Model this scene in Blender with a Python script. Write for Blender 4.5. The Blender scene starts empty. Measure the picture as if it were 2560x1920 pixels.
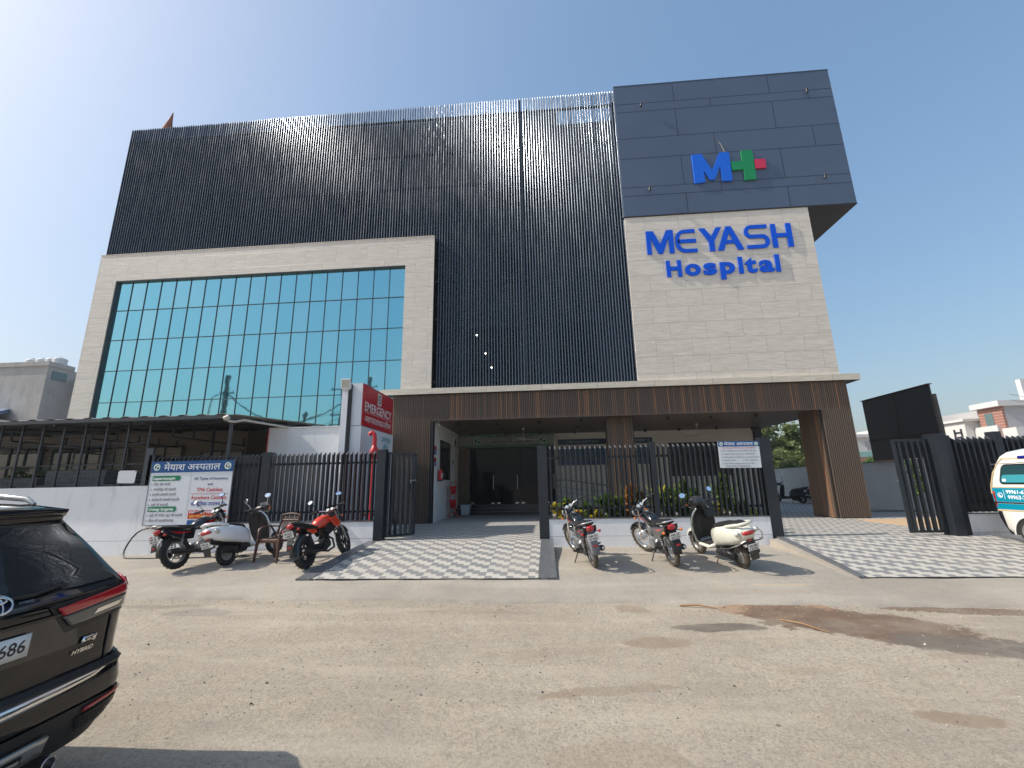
import bpy, bmesh, math, random
import numpy as np
from mathutils import Vector, Matrix
random.seed(7); rng=np.random.default_rng(5)
S=bpy.context.scene; COL=S.collection
rad=math.radians
# ---------------- camera ----------------
PITCH,ROLL,YAW=0.226383662,-0.0187165205,0.07274381
cam=bpy.data.cameras.new('camera'); cam.sensor_width=36; cam.lens=1091.21361/2560*36; cam.clip_start=.05; cam.clip_end=3000
co=bpy.data.objects.new('camera',cam); COL.objects.link(co); S.camera=co
cy,sy=math.cos(YAW),math.sin(YAW)
fw=Vector((-sy*math.cos(PITCH),cy*math.cos(PITCH),math.sin(PITCH))); rt=Vector((cy,sy,0)); up=rt.cross(fw)
r2=rt*math.cos(ROLL)+up*math.sin(ROLL); u2=-rt*math.sin(ROLL)+up*math.cos(ROLL)
M3=Matrix((r2,u2,-fw)).transposed(); co.matrix_world=Matrix.Translation((0,0,1.2))@M3.to_4x4()
# ---------------- world / sun ----------------
TOSUN=Vector((-1.12,-.14,1.0)).normalized()
W=bpy.data.worlds.new("World"); S.world=W; W.use_nodes=True
wn=W.node_tree; bg=wn.nodes['Background']; sky=wn.nodes.new('ShaderNodeTexSky'); sky.sky_type='NISHITA'; sky.sun_disc=False
sky.sun_elevation=math.asin(TOSUN.z); sky.sun_rotation=math.atan2(TOSUN.x,TOSUN.y)
sky.altitude=0; sky.air_density=1.4; sky.dust_density=4; sky.ozone_density=6
# milky winter haze: compress the clear-sky contrast a little
g1=wn.nodes.new('ShaderNodeVectorMath'); g1.operation='SCALE'; g1.inputs['Scale'].default_value=1/3
gm=wn.nodes.new('ShaderNodeGamma'); gm.inputs[1].default_value=.58
g2=wn.nodes.new('ShaderNodeVectorMath'); g2.operation='SCALE'; g2.inputs['Scale'].default_value=3
hs=wn.nodes.new('ShaderNodeHueSaturation'); hs.inputs['Saturation'].default_value=1.32
wn.links.new(sky.outputs[0],g1.inputs[0]); wn.links.new(g1.outputs[0],gm.inputs[0]); wn.links.new(gm.outputs[0],g2.inputs[0]); wn.links.new(g2.outputs[0],hs.inputs['Color']); wn.links.new(hs.outputs[0],bg.inputs[0]); bg.inputs[1].default_value=.124
sl=bpy.data.lights.new('sun','SUN'); sl.energy=2.9; sl.angle=rad(.55); sl.color=(1,.93,.83)
so=bpy.data.objects.new('sun',sl); COL.objects.link(so); so.rotation_euler=TOSUN.to_track_quat('Z','Y').to_euler()
vs=S.view_settings; vs.view_transform='Standard'; vs.look='None'; vs.gamma=1; vs.exposure=.74
S.cycles.max_bounces=8; S.cycles.use_denoising=True
# ---------------- helpers ----------------
def tag(o,label=None,cat=None,group=None,kind=None):
    if label: o['label']=label
    if cat: o['category']=cat
    if group: o['group']=group
    if kind: o['kind']=kind
    return o
def thing(name,label,cat,loc=(0,0,0),rz=0,group=None,rx=0,ry=0):
    o=bpy.data.objects.new(name,None); COL.objects.link(o); o.location=loc; o.rotation_euler=(rx,ry,rz); o.empty_display_size=.2
    return tag(o,label,cat,group)
def obj(name,me,parent=None):
    o=bpy.data.objects.new(name,me); COL.objects.link(o)
    if parent: o.parent=parent
    return o
class MB:
    def __init__(s): s.v=[];s.f=[];s.m=[];s.s=[]
    def add(s,vs,fs,mi=0,sm=False):
        b=len(s.v); s.v+=[tuple(v) for v in vs]
        for f in fs: s.f.append(tuple(b+i for i in f)); s.m.append(mi); s.s.append(sm)
        return s
    def box(s,x0,x1,y0,y1,z0,z1,mi=0):
        return s.add([(x0,y0,z0),(x1,y0,z0),(x1,y1,z0),(x0,y1,z0),(x0,y0,z1),(x1,y0,z1),(x1,y1,z1),(x0,y1,z1)],
          [(0,3,2,1),(4,5,6,7),(0,1,5,4),(1,2,6,5),(2,3,7,6),(3,0,4,7)],mi)
    def obox(s,c,size,rot=(0,0,0),mi=0,bev=0):
        from mathutils import Euler
        R=Euler(rot).to_matrix(); c=Vector(c); a,b,d=[q/2 for q in size]
        if bev<=0:
            pts=[(-a,-b,-d),(a,-b,-d),(a,b,-d),(-a,b,-d),(-a,-b,d),(a,-b,d),(a,b,d),(-a,b,d)]
            return s.add([c+R@Vector(p) for p in pts],[(0,3,2,1),(4,5,6,7),(0,1,5,4),(1,2,6,5),(2,3,7,6),(3,0,4,7)],mi)
        v=[];e=bev
        for z,i in ((-d,e),(-d+e,0),(d-e,0),(d,e)):
            aa,bb=a-i,b-i
            v+=[(-aa+e*.6,-bb,z),(aa-e*.6,-bb,z),(aa,-bb+e*.6,z),(aa,bb-e*.6,z),(aa-e*.6,bb,z),(-aa+e*.6,bb,z),(-aa,bb-e*.6,z),(-aa,-bb+e*.6,z)]
        f=[tuple(range(7,-1,-1)),tuple(range(24,32))]
        for k in range(3):
            for i in range(8): j=(i+1)%8; f.append((k*8+i,k*8+j,k*8+8+j,k*8+8+i))
        return s.add([c+R@Vector(p) for p in v],f,mi)
    def cyl(s,p0,p1,r0,r1=None,n=12,mi=0,caps=True):
        if r1 is None: r1=r0
        return s.tube([p0,p1],[r0,r1],n,mi,caps)
    def tube(s,path,r,n=8,mi=0,caps=True,flat=1.0):
        P=[Vector(p) for p in path]; k=len(P)
        if not hasattr(r,'__len__'): r=[r]*k
        T=[]
        for i in range(k):
            t=(P[min(i+1,k-1)]-P[max(i-1,0)])
            T.append(t.normalized() if t.length>1e-9 else Vector((0,0,1)))
        a=Vector((0,0,1)) if abs(T[0].z)<.9 else Vector((1,0,0))
        nrm=T[0].cross(a).normalized(); v=[]
        for i in range(k):
            nrm=(nrm-T[i]*nrm.dot(T[i])).normalized(); b=T[i].cross(nrm)
            for j in range(n):
                an=2*math.pi*j/n; v.append(P[i]+nrm*math.cos(an)*r[i]+b*math.sin(an)*r[i]*flat)
        f=[(i*n+j,i*n+(j+1)%n,(i+1)*n+(j+1)%n,(i+1)*n+j) for i in range(k-1) for j in range(n)]
        s.add(v,f,mi,True)
        if caps: s.add([v[j] for j in range(n)],[tuple(range(n-1,-1,-1))],mi); s.add([v[(k-1)*n+j] for j in range(n)],[tuple(range(n))],mi)
        return s
    def ring(s,c,ax,R,prof,n=36,mi=0):
        """revolve closed profile [(radial,axial)] about axis ax through c"""
        c=Vector(c); ax=Vector(ax).normalized(); a=ax.orthogonal().normalized(); b=ax.cross(a); k=len(prof); v=[]
        for i in range(n):
            t=2*math.pi*i/n; d=a*math.cos(t)+b*math.sin(t)
            for (p,q) in prof: v.append(c+d*(R+p)+ax*q)
        f=[(i*k+j,((i+1)%n)*k+j,((i+1)%n)*k+(j+1)%k,i*k+(j+1)%k) for i in range(n) for j in range(k)]
        return s.add(v,f,mi,True)
    def torus(s,c,ax,R,r,n=36,m=10,mi=0,w=1.0): return s.ring(c,ax,R,[(r*math.cos(2*math.pi*j/m),r*w*math.sin(2*math.pi*j/m)) for j in range(m)],n,mi)
    def lathe(s,prof,c=(0,0,0),n=20,mi=0):
        v=[(c[0]+r*math.cos(2*math.pi*j/n),c[1]+r*math.sin(2*math.pi*j/n),c[2]+z) for r,z in prof for j in range(n)]
        f=[(i*n+j,i*n+(j+1)%n,(i+1)*n+(j+1)%n,(i+1)*n+j) for i in range(len(prof)-1) for j in range(n)]
        return s.add(v,f,mi,True)
    def ell(s,c,rx,ry,rz,n=14,m=8,mi=0,rot=None):
        v=[];c=Vector(c)
        for i in range(m+1):
            t=math.pi*i/m
            for j in range(n):
                p=Vector((rx*math.sin(t)*math.cos(2*math.pi*j/n),ry*math.sin(t)*math.sin(2*math.pi*j/n),rz*math.cos(t)))
                if rot: p=rot@p
                v.append(c+p)
        f=[(i*n+j,(i+1)*n+j,(i+1)*n+(j+1)%n,i*n+(j+1)%n) for i in range(m) for j in range(n)]
        return s.add(v,f,mi,True)
    def loft(s,secs,n=16,mi=0,p=2.6,caps=True):
        """secs: (x,zc,halfy,halfz[,yc]) superellipse sections along local x"""
        v=[]
        for q in secs:
            x,zc,hy,hz=q[:4]; yc=q[4] if len(q)>4 else 0
            for j in range(n):
                t=2*math.pi*j/n; c,sn=math.cos(t),math.sin(t)
                v.append((x,yc+hy*math.copysign(abs(c)**(2/p),c),zc+hz*math.copysign(abs(sn)**(2/p),sn)))
        k=len(secs); f=[(i*n+j,i*n+(j+1)%n,(i+1)*n+(j+1)%n,(i+1)*n+j) for i in range(k-1) for j in range(n)]
        if caps: f+=[tuple(range(n-1,-1,-1)),tuple((k-1)*n+j for j in range(n))]
        return s.add(v,f,mi,True)
    def prism(s,poly,o,u,w,d,mi=0):
        """2D polygon in plane (o,u,w) extruded by vector d (from front to back)"""
        o,u,w,d=map(Vector,(o,u,w,d)); A=[o+u*x+w*y for x,y in poly]; n=len(A)
        v=A+[a+d for a in A]
        ar=sum(poly[i][0]*poly[(i+1)%n][1]-poly[(i+1)%n][0]*poly[i][1] for i in range(n))
        f=[tuple(range(n)),tuple(range(2*n-1,n-1,-1))]+[(i,n+i,n+(i+1)%n,(i+1)%n) for i in range(n)]
        return s.add(v,f,mi)
    def build(s,name,mats,parent=None,norm=True):
        me=bpy.data.meshes.new(name); me.from_pydata([tuple(v) for v in s.v],[],s.f)
        if not isinstance(mats,(list,tuple)): mats=[mats]
        for m in mats: me.materials.append(m)
        me.polygons.foreach_set('material_index',s.m); me.polygons.foreach_set('use_smooth',s.s)
        if norm:
            b=bmesh.new(); b.from_mesh(me); bmesh.ops.recalc_face_normals(b,faces=b.faces[:]); b.to_mesh(me); b.free()
        me.update(); return obj(name,me,parent)
def bevel(o,w=.01,seg=2):
    m=o.modifiers.new('bevel','BEVEL'); m.width=w; m.segments=seg; m.limit_method='ANGLE'; m.angle_limit=rad(40); return o
def subd(o,l=1):
    m=o.modifiers.new('sub','SUBSURF'); m.levels=l; m.render_levels=l; return o
# ---------------- materials ----------------
def nd(nt,t,**k):
    n=nt.nodes.new(t)
    for a,b in k.items():
        if a.startswith('i_'):
            key=a[2:]; key=int(key) if key.isdigit() else key
            n.inputs[key].default_value=b
        else: setattr(n,a,b)
    return n
def mat(name,col,rough=.5,metal=0,spec=.5,coat=0,var=0,vscale=8,bump=0,bscale=60,trans=0,emis=None,estr=0,stretch=(1,1,1),alpha=1):
    m=bpy.data.materials.new(name); m.use_nodes=True; nt=m.node_tree; b=nt.nodes['Principled BSDF']
    b.inputs['Base Color'].default_value=(*col,1); b.inputs['Roughness'].default_value=rough; b.inputs['Metallic'].default_value=metal
    b.inputs['Specular IOR Level'].default_value=spec; b.inputs['Coat Weight'].default_value=coat; b.inputs['Transmission Weight'].default_value=trans
    b.inputs['Alpha'].default_value=alpha
    if emis: b.inputs['Emission Color'].default_value=(*emis,1); b.inputs['Emission Strength'].default_value=estr
    if var or bump:
        tc=nd(nt,'ShaderNodeTexCoord'); mp=nd(nt,'ShaderNodeMapping'); mp.inputs['Scale'].default_value=stretch
        nt.links.new(tc.outputs['Object'],mp.inputs[0])
    if var:
        n=nd(nt,'ShaderNodeTexNoise',i_Scale=vscale,i_Detail=6.0,i_Roughness=.65); nt.links.new(mp.outputs[0],n.inputs[0])
        r=nd(nt,'ShaderNodeMapRange',i_1=.3,i_2=.7,i_3=1-var,i_4=1+var); nt.links.new(n.outputs[0],r.inputs[0])
        x=nd(nt,'ShaderNodeVectorMath',operation='SCALE'); x.inputs[0].default_value=col; nt.links.new(r.outputs[0],x.inputs['Scale'])
        nt.links.new(x.outputs[0],b.inputs['Base Color'])
        r3=nd(nt,'ShaderNodeMapRange',i_1=.3,i_2=.7,i_3=max(0,rough-.08),i_4=min(1,rough+.1)); nt.links.new(n.outputs[0],r3.inputs[0]); nt.links.new(r3.outputs[0],b.inputs['Roughness'])
    if bump:
        n2=nd(nt,'ShaderNodeTexNoise',i_Scale=bscale,i_Detail=4.0); nt.links.new(mp.outputs[0],n2.inputs[0])
        bp=nd(nt,'ShaderNodeBump',i_Strength=bump,i_Distance=.02); nt.links.new(n2.outputs[0],bp.inputs['Height']); nt.links.new(bp.outputs[0],b.inputs['Normal'])
    return m
class NT:
    """tiny node expression builder"""
    def __init__(s,name,rough=.6):
        s.m=bpy.data.materials.new(name); s.m.use_nodes=True; s.nt=s.m.node_tree; s.b=s.nt.nodes['Principled BSDF']; s.b.inputs['Roughness'].default_value=rough
        tc=s.nt.nodes.new('ShaderNodeTexCoord'); s.co=tc.outputs['Object']; sp=s.nt.nodes.new('ShaderNodeSeparateXYZ'); s.nt.links.new(s.co,sp.inputs[0]); s.x,s.y,s.z=sp.outputs
    def put(s,sock,v):
        if isinstance(v,bpy.types.NodeSocket): s.nt.links.new(v,sock)
        elif isinstance(v,(tuple,list)) and sock.type=='RGBA': sock.default_value=(*v[:3],1)
        else: sock.default_value=v
    def f(s,op,a,b=0,c=None):
        n=s.nt.nodes.new('ShaderNodeMath'); n.operation=op; s.put(n.inputs[0],a); s.put(n.inputs[1],b)
        if c is not None: s.put(n.inputs[2],c)
        return n.outputs[0]
    def vec(s,x,y,z=0.):
        n=s.nt.nodes.new('ShaderNodeCombineXYZ'); s.put(n.inputs[0],x);s.put(n.inputs[1],y);s.put(n.inputs[2],z); return n.outputs[0]
    def noise(s,scale,detail=5.,rough=.6,co=None,dist=0.,color=False,d2=False):
        n=s.nt.nodes.new('ShaderNodeTexNoise'); n.inputs['Scale'].default_value=scale;n.inputs['Detail'].default_value=detail;n.inputs['Roughness'].default_value=rough;n.inputs['Distortion'].default_value=dist
        s.nt.links.new(co or s.co,n.inputs[0]); return n.outputs[1 if color else 0]
    def vor(s,scale,co=None,feat='F1',out=0,rnd=1.):
        n=s.nt.nodes.new('ShaderNodeTexVoronoi'); n.feature=feat; n.inputs['Scale'].default_value=scale; n.inputs['Randomness'].default_value=rnd
        s.nt.links.new(co or s.co,n.inputs[0]); return n.outputs[out]
    def rng(s,v,a,b,c=0.,d=1.):
        n=s.nt.nodes.new('ShaderNodeMapRange'); n.interpolation_type='SMOOTHSTEP'
        s.put(n.inputs[0],v); 
        for i,q in zip((1,2,3,4),(a,b,c,d)): s.put(n.inputs[i],q)
        return n.outputs[0]
    def mix(s,fac,a,b,mode='MIX'):
        n=s.nt.nodes.new('ShaderNodeMix'); n.data_type='RGBA'; n.blend_type=mode; n.clamp_factor=True
        s.put(n.inputs[0],fac); s.put(n.inputs[6],a); s.put(n.inputs[7],b); return n.outputs[2]
    def white(s,v):
        n=s.nt.nodes.new('ShaderNodeTexWhiteNoise'); n.noise_dimensions='3D'; s.nt.links.new(v,n.inputs[0]); return n.outputs[0]
    def bump(s,h,st=.3,dist=.01):
        n=s.nt.nodes.new('ShaderNodeBump'); n.inputs['Strength'].default_value=st; n.inputs['Distance'].default_value=dist; s.put(n.inputs['Height'],h); s.nt.links.new(n.outputs[0],s.b.inputs['Normal']); return n
    def col(s,c): s.put(s.b.inputs['Base Color'],c); return s
    def rough(s,c): s.put(s.b.inputs['Roughness'],c); return s
def tile_mat(name,axis='x',rowh=.605,tw=1.225,z0=10.84,x0=4.47,base=(.76,.69,.60)):
    T=NT(name,.42); a=T.x if axis=='x' else T.y
    r=T.f('DIVIDE',T.f('SUBTRACT',T.z,z0-50*rowh),rowh); ri=T.f('FLOOR',r); rf=T.f('FRACT',r)
    off=T.f('MULTIPLY',T.f('MODULO',ri,2.),.43)
    c=T.f('ADD',T.f('DIVIDE',T.f('SUBTRACT',a,x0-61.25),tw),off); ci=T.f('FLOOR',c); cf=T.f('FRACT',c)
    g=T.f('MAXIMUM',T.f('LESS_THAN',rf,.013),T.f('LESS_THAN',cf,.006))
    rnd=T.white(T.vec(ci,ri,3.))
    veco=T.vec(T.f('ADD',T.f('MULTIPLY',T.x,1.1),T.f('MULTIPLY',rnd,40.)),T.y,T.f('MULTIPLY',T.z,11.))
    v1=T.noise(1.3,6.,.7,veco,.8); v2=T.noise(2.2,5.,.65,veco,.5)
    c1=T.mix(T.rng(v1,.38,.66),tuple(q*.90 for q in base),tuple(min(1,q*1.07) for q in base))
    c1=T.mix(T.f('MULTIPLY',T.rng(v2,.5,.62),.42),c1,(base[0]*.72,base[1]*.68,base[2]*.62))
    c1=T.mix(T.f('MULTIPLY',rnd,.14),c1,(base[0]*.86,base[1]*.82,base[2]*.76))
    st=T.noise(.35,4.,.6,T.vec(T.x,T.y,T.f('MULTIPLY',T.z,.5))); c1=T.mix(T.rng(st,.58,.8,0.,.25),c1,(.52,.42,.27))
    T.col(T.mix(g,c1,(.30,.27,.235))); T.bump(T.f('SUBTRACT',1.,g),.5,.006)
    return T.m
M={}
M['tile']=tile_mat('travertine_tile'); M['tile_side']=tile_mat('travertine_tile_return','y',x0=.3)
M['tile_ledge']=tile_mat('travertine_ledge','x',rowh=2.0,tw=1.9,z0=6.2,x0=-2.6,base=(.72,.65,.53))
def slat_mat():
    T=NT('dark_aluminium_slats',.3); T.b.inputs['Metallic'].default_value=.35; T.b.inputs['Specular IOR Level'].default_value=.7
    i=T.f('FLOOR',T.f('DIVIDE',T.x,.105)); r=T.white(T.vec(i,0.,0.))
    n=T.noise(1.,3.,.5,T.vec(T.f('MULTIPLY',i,3.7),0.,T.f('MULTIPLY',T.z,.9)))
    T.col(T.mix(T.f('MULTIPLY',r,.6),(.060,.088,.130),(.078,.100,.135)))
    T.rough(T.rng(n,.35,.7,.17,.30)); 
    n2=T.noise(1.,4.,.65,T.vec(T.f('MULTIPLY',i,7.7),0.,T.f('MULTIPLY',T.z,2.4))); T.bump(n2,.10,.02); return T.m
M['slat']=slat_mat()
M['slatdark']=mat('dark_recess_cladding',(.085,.090,.105),.5,var=.2,vscale=2)
M['rail']=mat('black_steel_rail',(.014,.016,.02),.5)
T=NT('dark_composite_panel',.42); T.b.inputs['Metallic'].default_value=.15
T.col(T.mix(T.rng(T.noise(.5,4.),.3,.7),(.088,.120,.180),(.098,.132,.195))); T.bump(T.noise(1.1,2.),.05,.05); M['panel']=T.m
M['joint']=mat('black_joint',(.012,.013,.016),.6)
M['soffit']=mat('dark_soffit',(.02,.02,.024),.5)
T=NT('cyan_mirror_glass',.03); T.b.inputs['Metallic'].default_value=.92
ci=T.f('FLOOR',T.f('DIVIDE',T.f('ADD',T.x,16.74),.616)); cz=T.f('FLOOR',T.f('DIVIDE',T.f('SUBTRACT',T.z,9.34),1.228)); rn=T.white(T.vec(ci,cz,1.))
T.col(T.mix(T.f('MULTIPLY',rn,.75),(.235,.56,.63),(.31,.61,.655)));T.rough(.03)
fc=T.noise(1.2,2.,.5,T.vec(T.f('ADD',T.x,T.f('MULTIPLY',rn,30.)),0.,T.z)); T.bump(fc,.035,.05)
M['cyan']=T.m
M['mullion']=mat('bronze_mullion',(.05,.06,.07),.4)
def wood_mat(name,pitch,axis='x',dark=1.):
    T=NT(name,.5); a={'x':T.x,'y':T.y}[axis]
    i=T.f('FLOOR',T.f('DIVIDE',a,pitch)); r=T.white(T.vec(i,5.,0.)); g=T.f('FRACT',T.f('DIVIDE',a,pitch))
    big=T.noise(1.,2.,.5,T.vec(T.f('MULTIPLY',i,.33),0.,T.f('MULTIPLY',T.z,.12)))
    c=T.mix(T.rng(r,.55,.95),(.15*dark,.098*dark,.068*dark),(.36*dark,.175*dark,.085*dark)); c=T.mix(T.rng(big,.42,.58,0.,.55),c,(.12*dark,.092*dark,.072*dark))
    fine=T.noise(6.,4.,.6,T.vec(T.f('MULTIPLY',T.x,8.),T.f('MULTIPLY',T.y,8.),T.z)); c=T.mix(T.f('MULTIPLY',fine,.35),c,(.05,.033,.022))
    T.col(c); T.bump(fine,.2,.004); return T.m
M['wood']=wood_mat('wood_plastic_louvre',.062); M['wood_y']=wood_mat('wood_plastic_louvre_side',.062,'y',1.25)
M['ceil']=mat('brown_ceiling_board',(.13,.092,.07),.45,var=.15,vscale=3,stretch=(.3,8,1))
M['cream']=mat('cream_wall_paint',(.62,.58,.51),.7,var=.05,vscale=1.5); M['white']=mat('white_wall_paint',(.72,.72,.71),.75,var=.06,vscale=1.2,bump=.1,bscale=30)
def whitewall(name,base=(.86,.86,.865),zr=.0):
    T=NT(name,.8); s=T.noise(2.2,6.,.65,T.vec(T.f('MULTIPLY',T.x,2.5),T.y,T.f('MULTIPLY',T.z,.5))); 
    c=T.mix(T.rng(s,.5,.75,0.,.30),base,(.44,.43,.42)); c=T.mix(T.rng(T.noise(.8,4.),.45,.7,0.,.2),c,(.58,.60,.64))
    ln=T.f('LESS_THAN',T.f('ABSOLUTE',T.f('SUBTRACT',T.z,.05)),.006); c=T.mix(T.f('MULTIPLY',ln,.6),c,(.2,.2,.2))
    sp=T.noise(3.,5.,.7); c=T.mix(T.f('MULTIPLY',T.f('MULTIPLY',T.rng(sp,.55,.68),T.rng(T.z,-.05,-.32)),.25),c,(.40,.34,.28))
    pt=T.noise(1.3,7.,.7,dist=.6); c=T.mix(T.rng(pt,.56,.70,0.,.28),c,(.60,.57,.52)); run=T.noise(1.,5.,.7,T.vec(T.f('MULTIPLY',T.x,6.),T.y,T.f('MULTIPLY',T.z,.7))); c=T.mix(T.rng(run,.60,.74,0.,.3),c,(.50,.49,.47))
    T.col(c); T.bump(T.f('ADD',T.noise(25.,4.),T.noise(2.5,3.)),.25,.012); return T.m
M['bwall']=whitewall('whitewashed_boundary_wall')
M['granite']=None
T=NT('grey_granite',.35); T.col(T.mix(T.rng(T.noise(70.,3.,.6),.42,.62),(.055,.06,.068),(.24,.245,.25))); M['granite']=T.m
M['fence']=mat('charcoal_powder_coat',(.015,.020,.027),.42,spec=.5,var=.18,vscale=5,bump=.06,bscale=20)
M['fencecap']=mat('sky_lit_cut_ends',(.12,.12,.12),.4)  # lighter grey paints sky light onto the sloped cut bar tops
M['black']=mat('black_plastic',(.012,.012,.013),.4); M['rubber']=mat('tyre_rubber',(.022,.021,.020),.8,var=.35,vscale=9)
M['dustrub']=mat('dusty_tyre_rubber',(.075,.062,.048),.85,var=.4,vscale=14)
M['steel']=mat('brushed_steel',(.55,.55,.55),.28,1); M['alloy']=mat('alloy',(.42,.42,.42),.4,.8); M['chrome']=mat('chrome',(.8,.8,.8),.08,1)
M['mirror']=mat('mirror_glass',(.93,.95,.97),.03,1); M['seat']=mat('black_vinyl_seat',(.014,.014,.015),.5,bump=.1,bscale=90)
M['blackpaint']=mat('gloss_black_paint',(.008,.009,.013),.12,coat=.8); M['redpaint']=mat('orange_red_paint',(.72,.055,.02),.2,coat=.6)
M['pearl']=mat('pearl_white_paint',(.86,.86,.85),.2,coat=.6,var=.03,vscale=4); M['cream_paint']=mat('ivory_scooter_paint',(.70,.70,.60),.25,coat=.5,var=.05,vscale=5)
M['redlens']=mat('red_lens',(.45,.01,.012),.12,coat=.7); M['orangelens']=mat('amber_lens',(.75,.16,.01),.15,coat=.6); M['clear']=mat('clear_lens',(.6,.62,.62),.08,coat=1)
M['plate']=mat('number_plate_white',(.74,.74,.72),.4); M['ink']=mat('plate_ink',(.02,.02,.03),.5)
M['darkmetal']=mat('dark_engine_metal',(.035,.035,.037),.45,.5,var=.3,vscale=12); M['rust']=mat('rusty_steel',(.10,.05,.03),.8,var=.3)
M['brownpl']=mat('brown_moulded_plastic',(.085,.040,.026),.38,var=.08,vscale=5)
M['glassdark']=mat('dark_tinted_glass',(.012,.015,.016),.04,spec=.8,coat=.5)
M['doorglass']=mat('door_glass',(.006,.009,.011),.04,spec=.18)
M['red']=mat('signal_red_paint',(.55,.02,.025),.35); M['signred']=mat('sign_red_vinyl',(.50,.015,.03),.3); M['signwhite']=mat('sign_white_vinyl',(.70,.72,.76),.4)
M['paper']=mat('white_paper',(.85,.85,.86),.7); M['blue']=mat('sign_blue_vinyl',(.0,.085,.29),.35); M['letterblue']=mat('cobalt_letter_acrylic',(.0,.095,.70),.4,spec=.25)
M['mblue']=mat('bright_blue_acrylic',(.0,.13,.72),.28,coat=.3); M['mgreen']=mat('green_acrylic',(.0,.25,.07),.28,coat=.3); M['mred']=mat('crimson_acrylic',(.62,.02,.07),.3,coat=.2)
M['tgreen']=mat('print_green',(.0,.20,.08),.5); M['tnavy']=mat('print_navy',(.03,.03,.19),.5); M['tred']=mat('print_red',(.55,.03,.03),.5); M['tyel']=mat('print_yellow',(.85,.55,.03),.5); M['teal']=mat('print_teal',(.0,.28,.36),.5); M['tgrey']=mat('print_grey',(.16,.16,.18),.6)
M['twhite']=mat('print_white',(.85,.87,.88),.5)
M['sheet']=mat('galvanised_roof_sheet',(.30,.285,.26),.55,.2,var=.2,vscale=2); M['frame']=mat('slate_painted_steel',(.030,.037,.046),.5)
M['greyconc']=None
T=NT('weathered_grey_render',.9); s1=T.noise(.35,7.,.7); s2=T.noise(1.2,6.,.65,T.vec(T.x,T.y,T.f('MULTIPLY',T.z,.35)))
T.col(T.mix(T.rng(s2,.45,.7,0.,.55),T.mix(T.rng(s1,.3,.7),(.40,.38,.355),(.50,.48,.45)),(.27,.26,.25))); M['greyconc']=T.m
M['housewhite']=mat('white_house_paint',(.60,.59,.57),.8,var=.05,vscale=.5); M['brick']=None
T=NT('red_brick_tiles',.8); rr=T.f('FRACT',T.f('DIVIDE',T.z,.35)); T.col(T.mix(T.f('LESS_THAN',rr,.12),T.mix(T.noise(2.,3.),(.26,.10,.07),(.34,.16,.11)),(.45,.40,.36))); M['brick']=T.m
M['hglass']=mat('house_window_glass',(.10,.16,.16),.1,spec=.8); M['sintex']=mat('white_water_tank_plastic',(.62,.62,.60),.5)
M['sand']=mat('loose_sand',(.52,.36,.22),.95,var=.15,vscale=6,bump=.6,bscale=25)
M['bark']=mat('tree_bark',(.10,.075,.05),.9,var=.3,vscale=10)
def leafm(name,c1,c2,seedz=1.):
    T=NT(name,.5); T.col(T.mix(T.rng(T.noise(7.,2.),.35,.65),c1,c2)); T.b.inputs['Specular IOR Level'].default_value=.35
    tr=T.nt.nodes.new('ShaderNodeBsdfTranslucent'); tr.inputs[0].default_value=(*[min(1,q*1.6) for q in c2],1); mx=T.nt.nodes.new('ShaderNodeMixShader'); mx.inputs[0].default_value=.3
    out=T.nt.nodes['Material Output']; T.nt.links.new(T.b.outputs[0],mx.inputs[1]); T.nt.links.new(tr.outputs[0],mx.inputs[2]); T.nt.links.new(mx.outputs[0],out.inputs[0]); return T.m
M['leaf']=leafm('tree_leaves',(.07,.115,.04),(.20,.23,.085)); M['leafy']=leafm('yellow_croton_leaves',(.30,.30,.02),(.62,.52,.05)); M['leafg']=leafm('shrub_leaves',(.03,.09,.015),(.12,.20,.03)); M['leafo']=leafm('bronze_leaves',(.20,.07,.03),(.35,.18,.05))
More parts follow.
